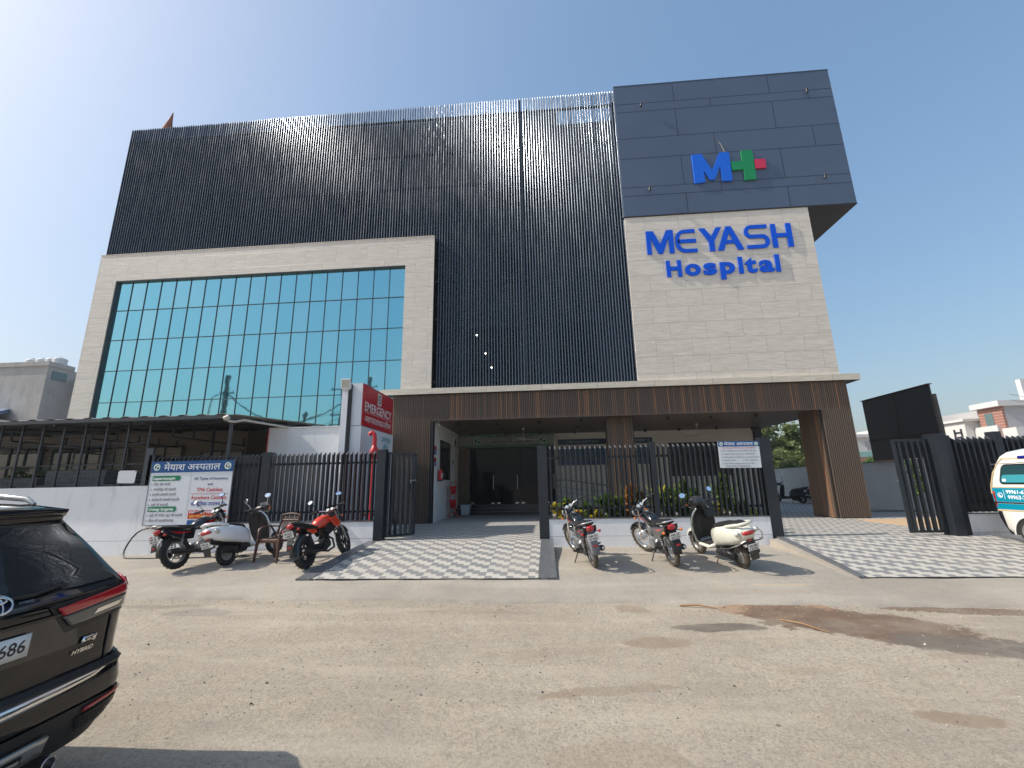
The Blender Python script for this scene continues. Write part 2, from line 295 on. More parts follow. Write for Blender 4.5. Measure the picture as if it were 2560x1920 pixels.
# ---- ground materials
def ground_mat(name,base,aggr=.5,stains=(),seams=False,stones=.5):
    T=NT(name,.9)
    n1=T.noise(.45,6.,.6); n2=T.noise(2.3,6.,.65); n3=T.noise(38.,5.,.75); n4=T.noise(160.,3.,.7)
    d=tuple(q*.80 for q in base); l=tuple(min(1,q*1.12) for q in base)
    c=T.mix(T.rng(n1,.3,.7),d,l); c=T.mix(T.rng(n2,.35,.7,0.,.45),c,tuple(q*f for q,f in zip(base,(1.08,1.0,.90))))
    n5=T.noise(9.,6.,.7); c=T.mix(T.rng(n5,.52,.66,0.,aggr*.7),c,tuple(q*.66 for q in base)); c=T.mix(T.rng(n5,.46,.34,0.,aggr*.7),c,tuple(min(1,q*1.22) for q in base)); c=T.mix(T.rng(n3,.44,.62,0.,aggr*1.1),c,tuple(q*.50 for q in base)); c=T.mix(T.rng(n4,.5,.66,0.,aggr*.9),c,tuple(min(1,q*1.4) for q in base))
    trk=T.noise(1.,5.,.6,T.vec(T.f('MULTIPLY',T.x,.35),T.f('MULTIPLY',T.y,2.1))); c=T.mix(T.rng(trk,.50,.68,0.,.42),c,tuple(min(1,q*1.22) for q in base)); c=T.mix(T.rng(trk,.46,.30,0.,.38),c,tuple(q*.72 for q in base))
    # little dark stones showing in the surface
    v=T.vor(9.); vc=T.vor(9.,out=1); sepn=T.nt.nodes.new('ShaderNodeSeparateXYZ'); T.nt.links.new(vc,sepn.inputs[0])
    st=T.f('MULTIPLY',T.f('LESS_THAN',v,T.f('MULTIPLY',sepn.outputs[0],.15)),T.f('GREATER_THAN',sepn.outputs[1],.55)); patch=T.rng(T.noise(.9,3.),.42,.62)
    c=T.mix(T.f('MULTIPLY',T.f('MULTIPLY',st,patch),stones),c,(.13,.115,.10))
    wx=T.noise(1.7,8.,.72,color=True); sw=T.nt.nodes.new('ShaderNodeSeparateXYZ'); T.nt.links.new(wx,sw.inputs[0])
    rag=T.noise(6.5,9.,.78,dist=.5); wetall=None
    for (cx,cy_,rx,ry,ro,stn,cc,warp) in stains:
        px=T.f('ADD',T.f('SUBTRACT',T.x,cx),T.f('MULTIPLY',T.f('SUBTRACT',sw.outputs[0],.5),warp)); py=T.f('ADD',T.f('SUBTRACT',T.y,cy_),T.f('MULTIPLY',T.f('SUBTRACT',sw.outputs[1],.5),warp*.7))
        ca,sa=math.cos(ro),math.sin(ro)
        u=T.f('DIVIDE',T.f('ADD',T.f('MULTIPLY',px,ca),T.f('MULTIPLY',py,sa)),rx); w=T.f('DIVIDE',T.f('SUBTRACT',T.f('MULTIPLY',py,ca),T.f('MULTIPLY',px,sa)),ry)
        dd=T.f('ADD',T.f('MULTIPLY',u,u),T.f('MULTIPLY',w,w)); k=T.rng(T.f('ADD',dd,T.f('MULTIPLY',T.f('SUBTRACT',rag,.5),2.4)),1.12,.86); k=T.f('MULTIPLY',T.f('MULTIPLY',k,stn),T.rng(n2,.3,.7,.62,1.1)); 
        c=T.mix(k,c,cc); wetall=k if wetall is None else T.f('MAXIMUM',wetall,k)
    if seams:
        pass
    T.col(c)
    if wetall is not None: T.rough(T.f('SUBTRACT',.92,T.f('MULTIPLY',wetall,.25)))
    h=T.f('ADD',T.f('MULTIPLY',n3,.6),T.f('ADD',T.f('MULTIPLY',n2,1.6),T.f('MULTIPLY',n4,.35))); T.bump(h,.75,.022)
    return T.m
mud=(.175,.115,.075); grey=(.165,.138,.11); tan=(.30,.225,.155)
ST=[(3.0,6.45,.85,.40,-.1,.85,(.36,.21,.11),.6),(3.55,5.95,1.2,.62,-.38,1.,mud,.9),(4.3,5.2,.8,.28,-.25,.95,grey,.6),(1.95,5.75,.55,.15,.03,1.,grey,.45),(4.9,5.0,.5,.10,-.25,.9,grey,.5),(3.9,4.95,.35,.10,.1,.4,tan,.5),(-3.5,3.6,.6,.2,.2,.3,tan,.6),(-1.0,6.35,.9,.10,0,.45,tan,.5),(5.3,6.45,1.1,.18,-.18,.85,mud,.5),(1.1,6.52,.22,.17,-.5,.7,tan,.4),(1.15,5.25,.38,.17,.1,.8,tan,.5),
    (.45,4.12,.55,.09,.2,.7,tan,.35),(2.82,3.75,.27,.105,-.2,.85,tan,.2),(.35,3.1,.5,.28,0,.35,tan,.5),(-4.9,6.3,.5,.18,0,.55,(.24,.2,.17),.5),(-5.9,6.6,.8,.12,.1,.4,grey,.6),(2.3,4.55,.3,.07,.1,.3,tan,.3),(.0,5.0,.7,.22,.2,.25,tan,.7),(-2.2,5.5,1.2,.3,.1,.2,tan,.9)]
M['road']=ground_mat('dusty_concrete_road',(.425,.365,.288),.6,ST,stones=.9)
M['apron']=ground_mat('smooth_concrete_apron',(.40,.358,.30),.26,[(2.6,7.1,1.3,.12,0,.4,(.33,.27,.2),.4),(3.5,7.4,.5,.05,0,.5,(.55,.42,.28),.2)],stones=.25)
M['earth']=ground_mat('pale_open_ground',(.38,.32,.25),.4,stones=.3)
T=NT('two_tone_interlocking_pavers',.8); W_=.36
ux=T.f('DIVIDE',T.x,W_); cx_=T.f('FLOOR',ux); fx=T.f('FRACT',ux); k=T.f('FLOOR',T.f('MULTIPLY',fx,3.)); ys=T.f('SUBTRACT',T.y,T.f('MULTIPLY',k,-.085))
uy=T.f('DIVIDE',ys,.37); par=T.f('LESS_THAN',T.f('FRACT',uy),.52); cyi=T.f('FLOOR',T.f('MULTIPLY',uy,2.)); rn=T.white(T.vec(cx_,cyi,0.))
c=T.mix(par,(.20,.205,.21),(.53,.50,.44)); c=T.mix(T.f('MULTIPLY',rn,.22),c,(.34,.32,.29)); c=T.mix(T.rng(T.noise(60.,3.),.4,.7,0.,.3),c,(.22,.2,.18))
c=T.mix(T.rng(T.noise(.8,5.),.45,.75,0.,.4),c,(.42,.37,.31))
jx=T.f('LESS_THAN',fx,.025); jy=T.f('LESS_THAN',T.f('FRACT',T.f('MULTIPLY',uy,2.)),.05); j=T.f('MAXIMUM',jx,T.f('MULTIPLY',jy,.6)); T.col(T.mix(T.f('MULTIPLY',j,.6),c,(.16,.15,.13)))
T.bump(T.f('SUBTRACT',T.f('MULTIPLY',T.noise(50.,3.),.5),j),.35,.006); M['paver']=T.m
# ---------------- text ----------------
def _textmesh(body,bold,extr):
    c=bpy.data.curves.new('tmp','FONT'); c.body=body; c.offset=bold; c.extrude=extr; c.resolution_u=3
    o=bpy.data.objects.new('tmp',c); COL.objects.link(o); dg=bpy.context.evaluated_depsgraph_get(); dg.update()
    me=bpy.data.meshes.new_from_object(o.evaluated_get(dg)); bpy.data.objects.remove(o); bpy.data.curves.remove(c); return me
def text_geo(body,bold=0,extr=0.0):
    """returns verts, faces in text plane; '~' after a Devanagari letter makes its half form"""
    V=[];F=[];x=0
    parts=[];cur=''
    i=0
    while i<len(body):
        if i+1<len(body) and body[i+1]=='~':
            if cur: parts.append((cur,False))
            parts.append((body[i],True)); cur=''; i+=2
        else: cur+=body[i]; i+=1
    if cur: parts.append((cur,False))
    for t,half in parts:
        me=_textmesh(t,bold,extr); b=bmesh.new(); b.from_mesh(me)
        xs=[v.co.x for v in b.verts] or [0,0]; x1=max(xs)
        if half:
            cut=x1*.66; bmesh.ops.bisect_plane(b,geom=b.verts[:]+b.edges[:]+b.faces[:],plane_co=(cut,0,0),plane_no=(1,0,0),clear_outer=True); adv=cut
        else: adv=x1-.02
        k=len(V); b.verts.index_update(); V+=[(v.co.x+x,v.co.y,v.co.z) for v in b.verts]; F+=[tuple(k+v.index for v in f.verts) for f in b.faces]
        x+=adv; b.free(); bpy.data.meshes.remove(me)
    return V,F
def text(body,o,u,w,height,width=None,align='L',bold=0,depth=.001,m=None,name='lettering',parent=None,mb=None,mi=0):
    """place text: origin o (baseline), u right, w up; depth toward viewer = -(u x w)... """
    V,F=text_geo(body,bold,.5 if depth>.002 else 0.0)
    if not V: return None
    A=np.array(V); x0,x1=A[:,0].min(),A[:,0].max(); y1=A[:,1].max(); y0=A[:,1].min()
    sy_=height/ .70; sx_=(width/(x1-x0)) if width else sy_
    off={'L':0,'C':-.5,'R':-1}[align]*(x1-x0)*sx_
    o=Vector(o);u=Vector(u).normalized();w=Vector(w).normalized();n=u.cross(w)
    P=[o+u*((a[0]-x0)*sx_+off)+w*(a[1]*sy_)+n*(a[2]*depth if depth>.002 else 0) for a in V]
    if mb is not None: mb.add(P,F,mi); return None
    me=bpy.data.meshes.new(name); me.from_pydata([tuple(p) for p in P],[],F); me.materials.append(m); me.update(); return obj(name,me,parent)
def ribbon(pts,wd,closed=False):
    """2D polyline -> list of quads as polygon outline with mitred joints"""
    n=len(pts); L=[];R=[]
    for i in range(n):
        p=Vector(pts[i]).to_2d() if len(pts[i])>2 else Vector(pts[i])
        a=Vector(pts[max(i-1,0)]); b=Vector(pts[min(i+1,n-1)])
        d1=(p-a).normalized() if i>0 else (b-p).normalized(); d2=(b-p).normalized() if i<n-1 else d1
        t=(d1+d2).normalized(); nn=Vector((-t.y,t.x)); k=wd/2/max(.35,nn.dot(Vector((-d1.y,d1.x))))
        L.append(p+nn*k); R.append(p-nn*k)
    return [tuple(q) for q in L]+[tuple(q) for q in reversed(R)]
def ribprism(mb,pts,wd,o,u,w,d,mi=0):
    pts=[p for i,p in enumerate(pts) if i==0 or math.dist(p,pts[i-1])>.004]; q=ribbon(pts,wd); n=len(pts)
    for i in range(n-1): mb.prism([q[i],q[i+1],q[2*n-2-i],q[2*n-1-i]],o,u,w,d,mi)
X_,Y_,Z_=Vector((1,0,0)),Vector((0,1,0)),Vector((0,0,1))
# =====================================================================
#                               SETTING
# =====================================================================
YF=14.73
def grid(name,xs,ys,zf,m,kind='structure'):
    mb=MB(); nx=len(xs); v=[(x,y,zf(x,y)) for y in ys for x in xs]
    f=[(j*nx+i,j*nx+i+1,(j+1)*nx+i+1,(j+1)*nx+i) for j in range(len(ys)-1) for i in range(nx-1)]
    mb.add(v,f,0,True); o=mb.build(name,m,norm=False); tag(o,kind=kind); return o
def hn(x,y): return .012*math.sin(x*1.3+y*.7)+.008*math.sin(x*3.1-y*2.2)+.005*math.sin(7*x+3*y)
edge=lambda x: 6.80-.034*x+.03*math.sin(x*2.1)+.018*math.sin(x*5.3+1)+.01*math.sin(13*x)
ROADZ=-.46
tag(MB().add([(-900,-900,-.62),(900,-900,-.62),(900,900,-.62),(-900,900,-.62)],[(0,1,2,3)]).build('ground',M['earth'],norm=False),kind='structure')
xs=[-30+i*.3 for i in range(201)]
ysr=[-25+i*2 for i in range(11)]+[-3+i*.18 for i in range(57)]
grid('road',[-60,-50,-40]+xs+[40,50,60],ysr,lambda x,y: ROADZ+hn(x,y)*(.35 if -3<y<7.5 else .1)-.004,M['road'])
def prof(y,x=0):
    P=[(6.3,-.50),(6.8,-.455),(6.9,-.415),(7.3,-.36),(7.9,-.29),(8.6,-.215),(10.36,-.165),(10.6,-.165)]
    if y<=P[0][0]: return P[0][1]
    for (a,b),(c,d) in zip(P,P[1:]):
        if y<=c: return b+(d-b)*(y-a)/(c-a)
    return P[-1][1]
ay=[0,.04,.12,.3,.55,.8,1.1,1.5,1.9,2.4,2.9,3.3,3.75]
mb=MB(); ax=[-30+i*.12 for i in range(501)]
v=[];
for t in ay:
    for x in ax:
        y=edge(x)-.02+t; leftdip=-.0*min(0,x+4)
        z=prof(y+ (6.8-edge(x))*max(0,1-t/1.0))+hn(x*1.5,y)*.35
        if t==0: z=ROADZ-.05
        if x<-6: z-=min(.12,(-6-x)*.03)
        v.append((x,y,z))
n=len(ax); mb.add(v,[(j*n+i,j*n+i+1,(j+1)*n+i+1,(j+1)*n+i) for j in range(len(ay)-1) for i in range(n-1)],0,True)
tag(mb.build('concrete_apron',M['apron'],norm=False),kind='structure')
# compound floor and ramps
def flat(name,pts,m):
    return tag(MB().add(pts,[tuple(range(len(pts)))]).build(name,m,norm=False),kind='structure')
flat('porch_paving',[(-4.4,10.47,0),(-3.83,10.47,0),(-3.83,10.2,0),(-.16,10.2,0),(-.16,10.47,0),(4.95,10.47,0),(4.95,13.0,0),(9.2,13.0,0),(13.2,14.6,0),(13.2,45,0),(-30,45,0),(-30,14.0,-.002),(-4.4,14.0,0)],M['paver'])
flat('canteen_floor',[(-30,10.45,.004),(-4.4,10.45,.004),(-4.4,14,.004),(-30,14,.004)],M['white'])
flat('yard_paving',[(4.95,10.2,-.001),(8.86,10.2,-.001),(8.86,10.47,-.001),(13.2,10.47,-.001),(13.2,14.6,-.001),(9.2,13.0,-.001),(4.95,13.0,-.001)],M['paver'])
mb=MB(); P_=[]
for i in range(15):
    for j in range(9):
        x=8.9+i*.31; y=11.4+j*.4; P_.append((x,y,.006+.05*math.exp(-((x-11)**2/3+(y-13.2)**2/.8))+.008*math.sin(9*x+5*y)-(.03 if i in(0,14) or j in (0,8) else 0)))
mb.add(P_,[(j+i*9,j+1+i*9,j+1+(i+1)*9,j+(i+1)*9) for i in range(14) for j in range(8)],0,True); tag(mb.build('sand_patch',M['sand'],norm=False),kind='structure')
def ramp(name,xa,xb,x2a,x2b):
    mb=MB(); k=12; v=[]
    for i in range(k+1):
        t=i/k; y=10.21-t*2.55; z=-.30*t**1.15+.002
        v+=[(xa+(x2a-xa)*t,y,z),(xb+(x2b-xb)*t,y,z)]
    mb.add(v,[(2*i,2*i+2,2*i+3,2*i+1) for i in range(k)],0,True); tag(mb.build(name,M['paver'],norm=False),kind='structure')
    # skirt sides
    return v
ramp('entrance_ramp',-3.86,-.16,-4.02,-.19)
ramp('driveway_ramp',4.98,9.05,4.9,9.2)
def kerb(name,x0,x1,xe0,xe1,lab,m=None,bias=0):
    mb=MB(); k=10; v=[]
    for i in range(k+1):
        t=i/k; y=10.22-t*2.57; z=-.30*t**1.15+.014+bias
        a=x0+(xe0-x0)*t; b=x1+(xe1-x1)*t; v+=[(a,y,z-.4),(a,y,z),(b,y,z),(b,y,z-.4)]
    f=[(4*i+j,4*i+j+1,4*i+5+j,4*i+4+j) for i in range(k) for j in range(3)]+[(0,1,2,3),(4*k+3,4*k+2,4*k+1,4*k)]
    mb.add(v,f); o=mb.build(name,m or M['granite']); return tag(o,lab,'kerb')
kerb('granite_kerb',-.155,.10,-.185,.12,'speckled grey granite kerb running down beside the entrance ramp below the middle gate post')
kerb('granite_kerb',-4.10,-3.865,-4.30,-4.025,'dark granite edging strip on the left side of the entrance ramp by the red motorcycle',bias=-.006)
kerb('granite_kerb',4.86,4.975,4.78,4.895,'narrow dark granite strip edging the left side of the driveway ramp')
kerb('granite_kerb',9.055,9.2,9.205,9.4,'narrow granite strip edging the right side of the driveway ramp by the van')
mb=MB(); k=10; v=[]
for i in range(k+1):
    t=i/k; y=10.2-t*2.65; z=-.30*t**1.15; v+=[(4.68-.0*t,y,z-.25),(4.70,y,z-.03),(4.855-.08*t,y,z-.02),(4.855-.08*t,y,z-.3)]
mb.add(v,[(4*i+j,4*i+j+1,4*i+5+j,4*i+4+j) for i in range(k) for j in range(3)]+[(4*k+3,4*k+2,4*k+1,4*k)]); 
tag(mb.build('cement_kerb',M['apron']),'rough cement shoulder along the outside of the driveway ramp granite strip','kerb')
# =====================================================================
#                               HOSPITAL
# =====================================================================
H=thing('hospital_building','large modern hospital with dark slatted facade, cyan glass front, beige tiles and wood clad porch','building',(0,0,0))
YS=14.85
# mass + backing
mb=MB(); mb.box(-17.5,-3.9,15.6,30,3.5,16.6); mb.box(-3.9,1.0,15.55,30,4.2,16.56); mb.box(1.0,9.5,15.56,30,4.2,15.9); mb.box(3.6,9.4,16,24,15.5,16.3)
mb.build('rear_wall',M['slatdark'],H)
mb=MB()
for (a,b,c,d) in ((.58,2.0,5.0,7.05),(-2.75,-.9,4.8,6.95),(-1.68,-.4,8.8,10.4),(1.2,2.0,9.9,10.7),(-9.5,-6.5,11.6,13.2),(-14.2,-11.6,11.5,13.6),(-1.5,1.2,12.2,13.9)): 
    mb=MB(); mb.box(a,b,15.40,15.5,c,d); mb.build('window',M['joint'],H)
mb=MB()
for z in (16.1,12.85,11.28,8.72,7.2,4.83,14.4): mb.box(-17.6,3.25,YS+.13,YS+.18,z-.05,z+.05)
for x in [-17.5+i*1.72 for i in range(13)]: mb.box(x,x+.08,YS+.19,YS+.27,4.4 if x>-3.9 else 10.4,16.3)
mb.build('slat_rails',M['rail'],H)
# slats : rounded front-left profile
mb=MB(); pitch=.1045; i=0; x=-17.60
while x<3.20:
    z0=10.35 if x<-3.86 else 4.45; ztop=16.655+.008*math.sin(i*7.1); w=.049; d=.10; jt=random.uniform(-.0015,.0015)
    prof2=[(w,0.0),(.033,0.0),(.027,.0025),(.0205,.008),(.0105,.0187),(.0045,.0275),(.0005,.040),(-.001,d),(w,d)]
    q=[(x+px+jt,YS+py) for px,py in prof2]; n=len(q)
    segs=[z0]+[z0+(ztop-z0)*k/7 for k in range(1,7)]+[ztop]; vv=[]
    for s_ in segs:
        ox=random.uniform(-.0012,.0012); oy=random.uniform(-.0012,.0012); vv+=[(a+ox,b+oy,s_) for a,b in q]
    f=[(k*n+j,k*n+(j+1)%n,(k+1)*n+(j+1)%n,(k+1)*n+j) for k in range(7) for j in range(n)]+[tuple(range(n-1,-1,-1)),tuple(7*n+j for j in range(n))]
    mb.add(vv,f); x+=pitch; i+=1
mb.build('slat_screen',M['slat'],H)
mb=MB(); mb.box(-.60,-.555,YS+.0,YS+.12,4.45,16.60); mb.build('screen_joint_post',M['rail'],H)
mb=MB(); mb.box(-3.95,-3.925,14.76,15.3,4.53,10.5); mb.build('dark_return_strip',M['soffit'],H)  # dark strip over the tiled frame's right return, beside the slats
# dark cantilevered box
mb=MB(); mb.box(3.24,11.46,YF,19.6,10.84,16.69); D=mb.build('cladding_box',M['panel'],H)
mb=MB()
for z in (15.83,15.45,14.22,13.31,12.05,11.68): mb.box(3.25,11.45,YF-.0025,YF+.01,z-.009,z+.009)
for x,a,b in ((5.54,15.83,16.69),(9.16,15.83,16.69),(6.91,15.45,15.83),(10.55,15.45,15.83),(5.53,14.22,15.45),(9.18,14.22,15.45),(6.86,13.31,14.22),(10.47,13.31,14.22),(5.54,12.05,13.31),(9.17,12.05,13.31),(6.86,11.68,12.05),(5.56,10.84,11.68),(9.19,10.84,11.68)):
    mb.box(x-.009,x+.009,YF-.0025,YF+.01,a+.012,b-.012)
mb.build('panel_joints',M['joint'],D)
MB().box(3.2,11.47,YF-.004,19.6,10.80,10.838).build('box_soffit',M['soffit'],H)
MB().box(3.235,11.47,YF-.01,19.6,16.692,16.73).build('box_coping',M['slat'],H)
# beige tiled walls
MB().box(3.24,9.77,14.76,15.5,4.53,10.797).build('tiled_wall',M['tile'],H)
MB().box(9.70,9.765,15.5,29,4.53,10.797).build('tiled_side_wall',M['tile_side'],H)
mb=MB(); mb.box(-17.62,-3.93,YF,15.5,9.36,10.51); mb.box(-17.62,-16.76,YF,15.5,0,9.36); mb.box(-5.03,-3.93,YF,15.5,4.53,9.36)
mb.build('tiled_frame',M['tile'],H)
mb=MB(); mb.box(-17.62,-3.93,YF-.02,YF+.6,10.512,10.53); mb.build('frame_coping',M['tile'],H)
# curtain wall
mb=MB(); mb.box(-16.74,-5.04,YF+.12,YF+.2,2.9,9.34); G_=mb.build('curtain_wall_glass',M['cyan'],H)
mb=MB()
for i in range(1,19): x=-16.74+.6158*i; mb.box(x-.009,x+.009,YF+.095,YF+.118,2.9,9.34)
for z in (8.12,6.90,5.67,4.45,3.3): mb.box(-16.74,-5.04,YF+.092,YF+.119,z-.009,z+.009)
mb.box(-16.76,-16.72,YF+.01,YF+.13,2.9,9.36); mb.box(-16.76,-5.03,YF+.01,YF+.13,9.32,9.36)
mb.build('curtain_wall_mullions',M['mullion'],G_)
# ledge
mb=MB(); mb.box(-5.75,10.30,14.62,15.75,4.33,4.53); mb.build('ledge',M['tile_ledge'],H)
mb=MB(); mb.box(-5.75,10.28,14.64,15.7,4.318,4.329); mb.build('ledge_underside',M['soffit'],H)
# wood clad porch frame : real ribs on dark core
def ribs_x(mb,x0,x1,y,z0,z1,pitch=.062,w=.04,d=.022):
    x=math.ceil(x0/pitch)*pitch
    while x+w<x1: mb.box(x,x+w,y-d,y,z0,z1); x+=pitch
def ribs_y(mb,x,y0,y1,z0,z1,sgn,pitch=.062,w=.04,d=.022):
    y=math.ceil(y0/pitch)*pitch
    while y+w<y1: mb.box(min(x,x+sgn*d),max(x,x+sgn*d),y,y+w,z0,z1); y+=pitch
core=mat('dark_cladding_core',(.022,.016,.012),.7)
c_=MB(); c_.box(-5.3,9.88,14.76,15.1,3.42,4.315); c_.box(-5.3,-3.88,14.76,14.98,0,3.42); c_.box(8.93,9.88,14.76,16.0,0,3.42); c_.box(8.93,9.88,15.1,16.0,3.42,4.315); c_.build('porch_frame_core',core,H)
w_=MB(); ribs_x(w_,-5.3,9.9,14.76,3.42,4.315); w_.build('wood_beam',M['wood'],H)
w_=MB(); ribs_x(w_,-5.3,-3.9,14.76,.02,3.418); w_.build('wood_pillar',M['wood'],H)
w_=MB(); ribs_x(w_,8.95,9.9,14.76,.02,3.418); ribs_y(w_,8.93,14.80,15.98,.02,3.418,-1); w_.build('wood_pillar',M['wood_y'],H)
MB().box(-3.88,-3.82,14.70,14.96,0,3.38).build('pillar_edge_trim',M['soffit'],H)
MB().box(-3.9,8.95,14.70,14.757,3.38,3.418).build('beam_edge_trim',mat('bronze_trim',(.10,.075,.06),.4,.3),H)
c_=MB(); c_.box(2.17,3.05,15.25,15.75,0,3.42); c_.build('column_core',core,H)
w_=MB(); ribs_x(w_,2.17,3.07,15.25,.02,3.40); ribs_y(w_,2.17,15.25,15.75,.02,3.40,-1); w_.build('wood_column',M['wood'],H)
mb=MB(); mb.add([(-5.2,14.98,3.42),(9.88,14.98,3.42),(9.88,16.0,3.42),(9.72,17.5,3.42),(9.45,20.6,3.42),(-5.2,20.6,3.42)],[(5,4,3,2,1,0)]); mb.build('porch_ceiling',M['ceil'],H,norm=False)
MB().box(-5.2,9.43,15.6,20.6,3.43,4.3).build('upper_slab',M['cream'],H)
# porch walls
MB().box(-4.2,-3.85,14.97,18.55,0,3.415).build('porch_side_wall',M['white'],H)
MB().box(.42,9.05,19.8,20.1,0,3.415).build('porch_back_wall',M['cream'],H)
MB().box(9.05,9.38,19.7,20.2,0,3.415).build('corner_post',M['soffit'],H)
MB().box(-3.96,-3.862,18.55,21.5,0,3.415).build('lobby_return_wall',M['cream'],H)
MB().box(-3.86,-3.35,19.36,19.5,.37,2.78).build('lobby_door_panel',mat('brown_door',(.11,.07,.05),.5,var=.1),H)
mb=MB()
for k,(y,z) in enumerate(((18.55,.125),(18.90,.25),(19.25,.375))): mb.box(-3.85,.42,y,21.5,z-.125,z)
mb.build('entrance_steps',mat('black_granite_step',(.02,.022,.026),.2,spec=.6),H)
mb=MB()
for k,(y,z) in enumerate(((18.55,.125),(18.90,.25),(19.25,.375))): mb.box(-3.85,.42,y-.004,y+.012,z-.012,z+.002)
mb.build('step_nosing',mat('step_nosing_grey',(.12,.12,.125),.4),H)
gx=[-3.35,-2.2,-1.15,-.1,.42]
for a,b in zip(gx,gx[1:]):
    g=MB().box(a+.006,b-.006,19.40,19.412,.39,2.76).build('glass_door',M['doorglass'],H)
    MB().cyl((b-.10,19.36,1.0),(b-.10,19.36,1.6),.013).build('door_handle',M['steel'],g); MB().box(b-.20,b-.06,19.385,19.41,.40,.46).build('patch_fitting',M['steel'],g); MB().box(a+.06,a+.20,19.385,19.41,.40,.46).build('patch_fitting',M['steel'],g)
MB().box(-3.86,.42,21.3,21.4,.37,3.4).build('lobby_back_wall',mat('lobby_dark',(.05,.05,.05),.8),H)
# porch window on side wall
wf=MB().box(-3.855,-3.83,15.88,17.60,1.42,2.86).build('window_frame',M['black'],H); MB().box(-3.828,-3.822,15.95,17.53,1.50,2.80).build('window_pane',M['glassdark'],wf)
# louvred window on the back wall
wf=MB().box(5.38,7.9,19.77,19.8,1.42,2.86).build('window_frame',M['black'],H)
mb=MB()
for i in range(14): z=1.5+i*.095; mb.obox((6.64,19.755,z),(2.36,.05,.012),(rad(35),0,0))
mb.build('window_louvres',mat('grey_louvre',(.14,.13,.12),.5),wf)
# downlights, fans
DL=[(-3.2,15.9),(-1.7,15.9),(-.2,15.7),(1.3,15.5),(4.3,15.5),(5.8,15.6),(7.3,15.5),(-3.2,19.0),(-1.7,19.0),(-.2,19.0),(1.3,19.1),(4.3,19.1),(5.7,19.0),(7.2,18.9),(8.9,19.5),(-3.2,17.5),(-1.7,17.5),(1.3,17.4)]
dlm=M['black']; ring=M['steel']
def downlight(x,y,lab):
    t=thing('ceiling_spotlight',lab,'spotlight',(x,y,3.42),group='black tube spotlights on the porch ceiling')
    MB().cyl((0,0,0),(0,0,-.13),.045,n=14).build('tube_body',dlm,t); MB().cyl((0,0,-.128),(0,0,-.134),.032,n=12).build('lens',ring,t)
row={15:'in front row of',16:'in front row of',17:'in middle row of',18:'in back row of',19:'in back row of'}
nice=['above the left wall','left of the entrance fan','above the entrance ramp gate post','left of the wood column','right of the wood column','near the right end of the louvred window','near the far right pillar']
for i,(x,y) in enumerate(DL):
    where='above the left wall' if x<-3 else 'above the glass entrance doors' if x<-1 else 'just left of the wood column bay' if x<.5 else 'beside the wood column' if x<2 else 'right of the wood column' if x<5 else 'left of the second fan' if x<6 else 'right of the second fan' if x<8 else 'at the back corner post'
    downlight(x,y,f'black tube spotlight {row[int(y)]} porch ceiling, {where}')
def fan(x,y,lab,rz):
    t=thing('ceiling_fan',lab,'fan',(x,y,3.42),rz)
    m=mat('white_fan_enamel',(.55,.54,.50),.4)
    MB().lathe([(.001,0),(.06,0),(.05,-.05),(.012,-.09)],n=14).build('canopy',m,t); MB().cyl((0,0,-.08),(0,0,-.42),.011).build('down_rod',m,t)
    MB().lathe([(.001,-.40),(.07,-.41),(.10,-.44),(.09,-.48),(.001,-.50)],n=16).build('motor',m,t)
    for k in range(3):
        a=k*2*math.pi/3; b=MB(); b.obox((math.cos(a)*.38,math.sin(a)*.38,-.455),(.52,.12,.008),(rad(10),0,a)); b.build('blade',m,t)
fan(-.87,17.64,'white ceiling fan hanging above the glass entrance doors',.3); fan(6.0,17.7,'white ceiling fan hanging in front of the louvred window',.12)
# ---------------- facade signs
U,Wv=X_,Z_
lg=thing('logo_sign','raised blue M, green H and red square logo on the dark grey cladding box','sign',(0,0,0))
o=(0,YF-.012,0); d=(0,-.06,0)
def logo(name,poly,m,dd=d):
    q=MB().prism(poly,o,U,Wv,dd).build(name,m,lg); return bevel(q,.012,2)
logo('letter',[(5.90,13.25),(6.28,13.26),(6.59,12.53),(6.94,13.27),(7.29,13.27),(7.27,12.02),(6.90,12.03),(6.90,12.66),(6.64,12.11),(6.47,12.12),(6.29,12.52),(6.29,12.03),(5.90,12.01)],M['mblue'])
logo('letter',[(7.71,13.28),(8.14,13.29),(8.13,12.02),(7.72,12.01),(7.72,12.46),(7.31,12.46),(7.31,12.83),(7.71,12.84)],M['mgreen'])
logo('square_mark',[(8.155,12.87),(8.55,12.86),(8.54,12.47),(8.155,12.47)],M['mred'])
ns=thing('name_sign','raised cobalt blue hospital name in two lines on the beige tiled wall','sign',(0,0,0))
o=(0,14.745,0); d=(0,-.038,0); LB=M['letterblue']
def L_(polys=None,ribs=None,wd=.145):
    mb=MB()
    for p in polys or []: mb.prism(p,o,U,Wv,d)
    for r in ribs or []: ribprism(mb,r,wd,o,U,Wv,d)
    mb.build('letter',LB,ns,norm=True)
L_([[(3.95,10.17),(4.21,10.16),(4.43,9.62),(4.68,10.17),(4.92,10.17),(4.91,9.24),(4.74,9.24),(4.74,9.86),(4.50,9.24),(4.35,9.24),(4.11,9.86),(4.11,9.23),(3.95,9.23)]])
def arc(cx,cz,rx,rz,a0,a1,n=9): return [(cx+rx*math.cos(rad(a0+(a1-a0)*i/n)),cz+rz*math.sin(rad(a0+(a1-a0)*i/n))) for i in range(n+1)]
L_(ribs=[[(5.70,10.085)]+arc(5.34,9.78,.29,.305,90,180)+arc(5.34,9.60,.29,.30,180,270)+[(5.72,9.30)],[(5.06,9.69),(5.71,9.69)]],wd=.14)
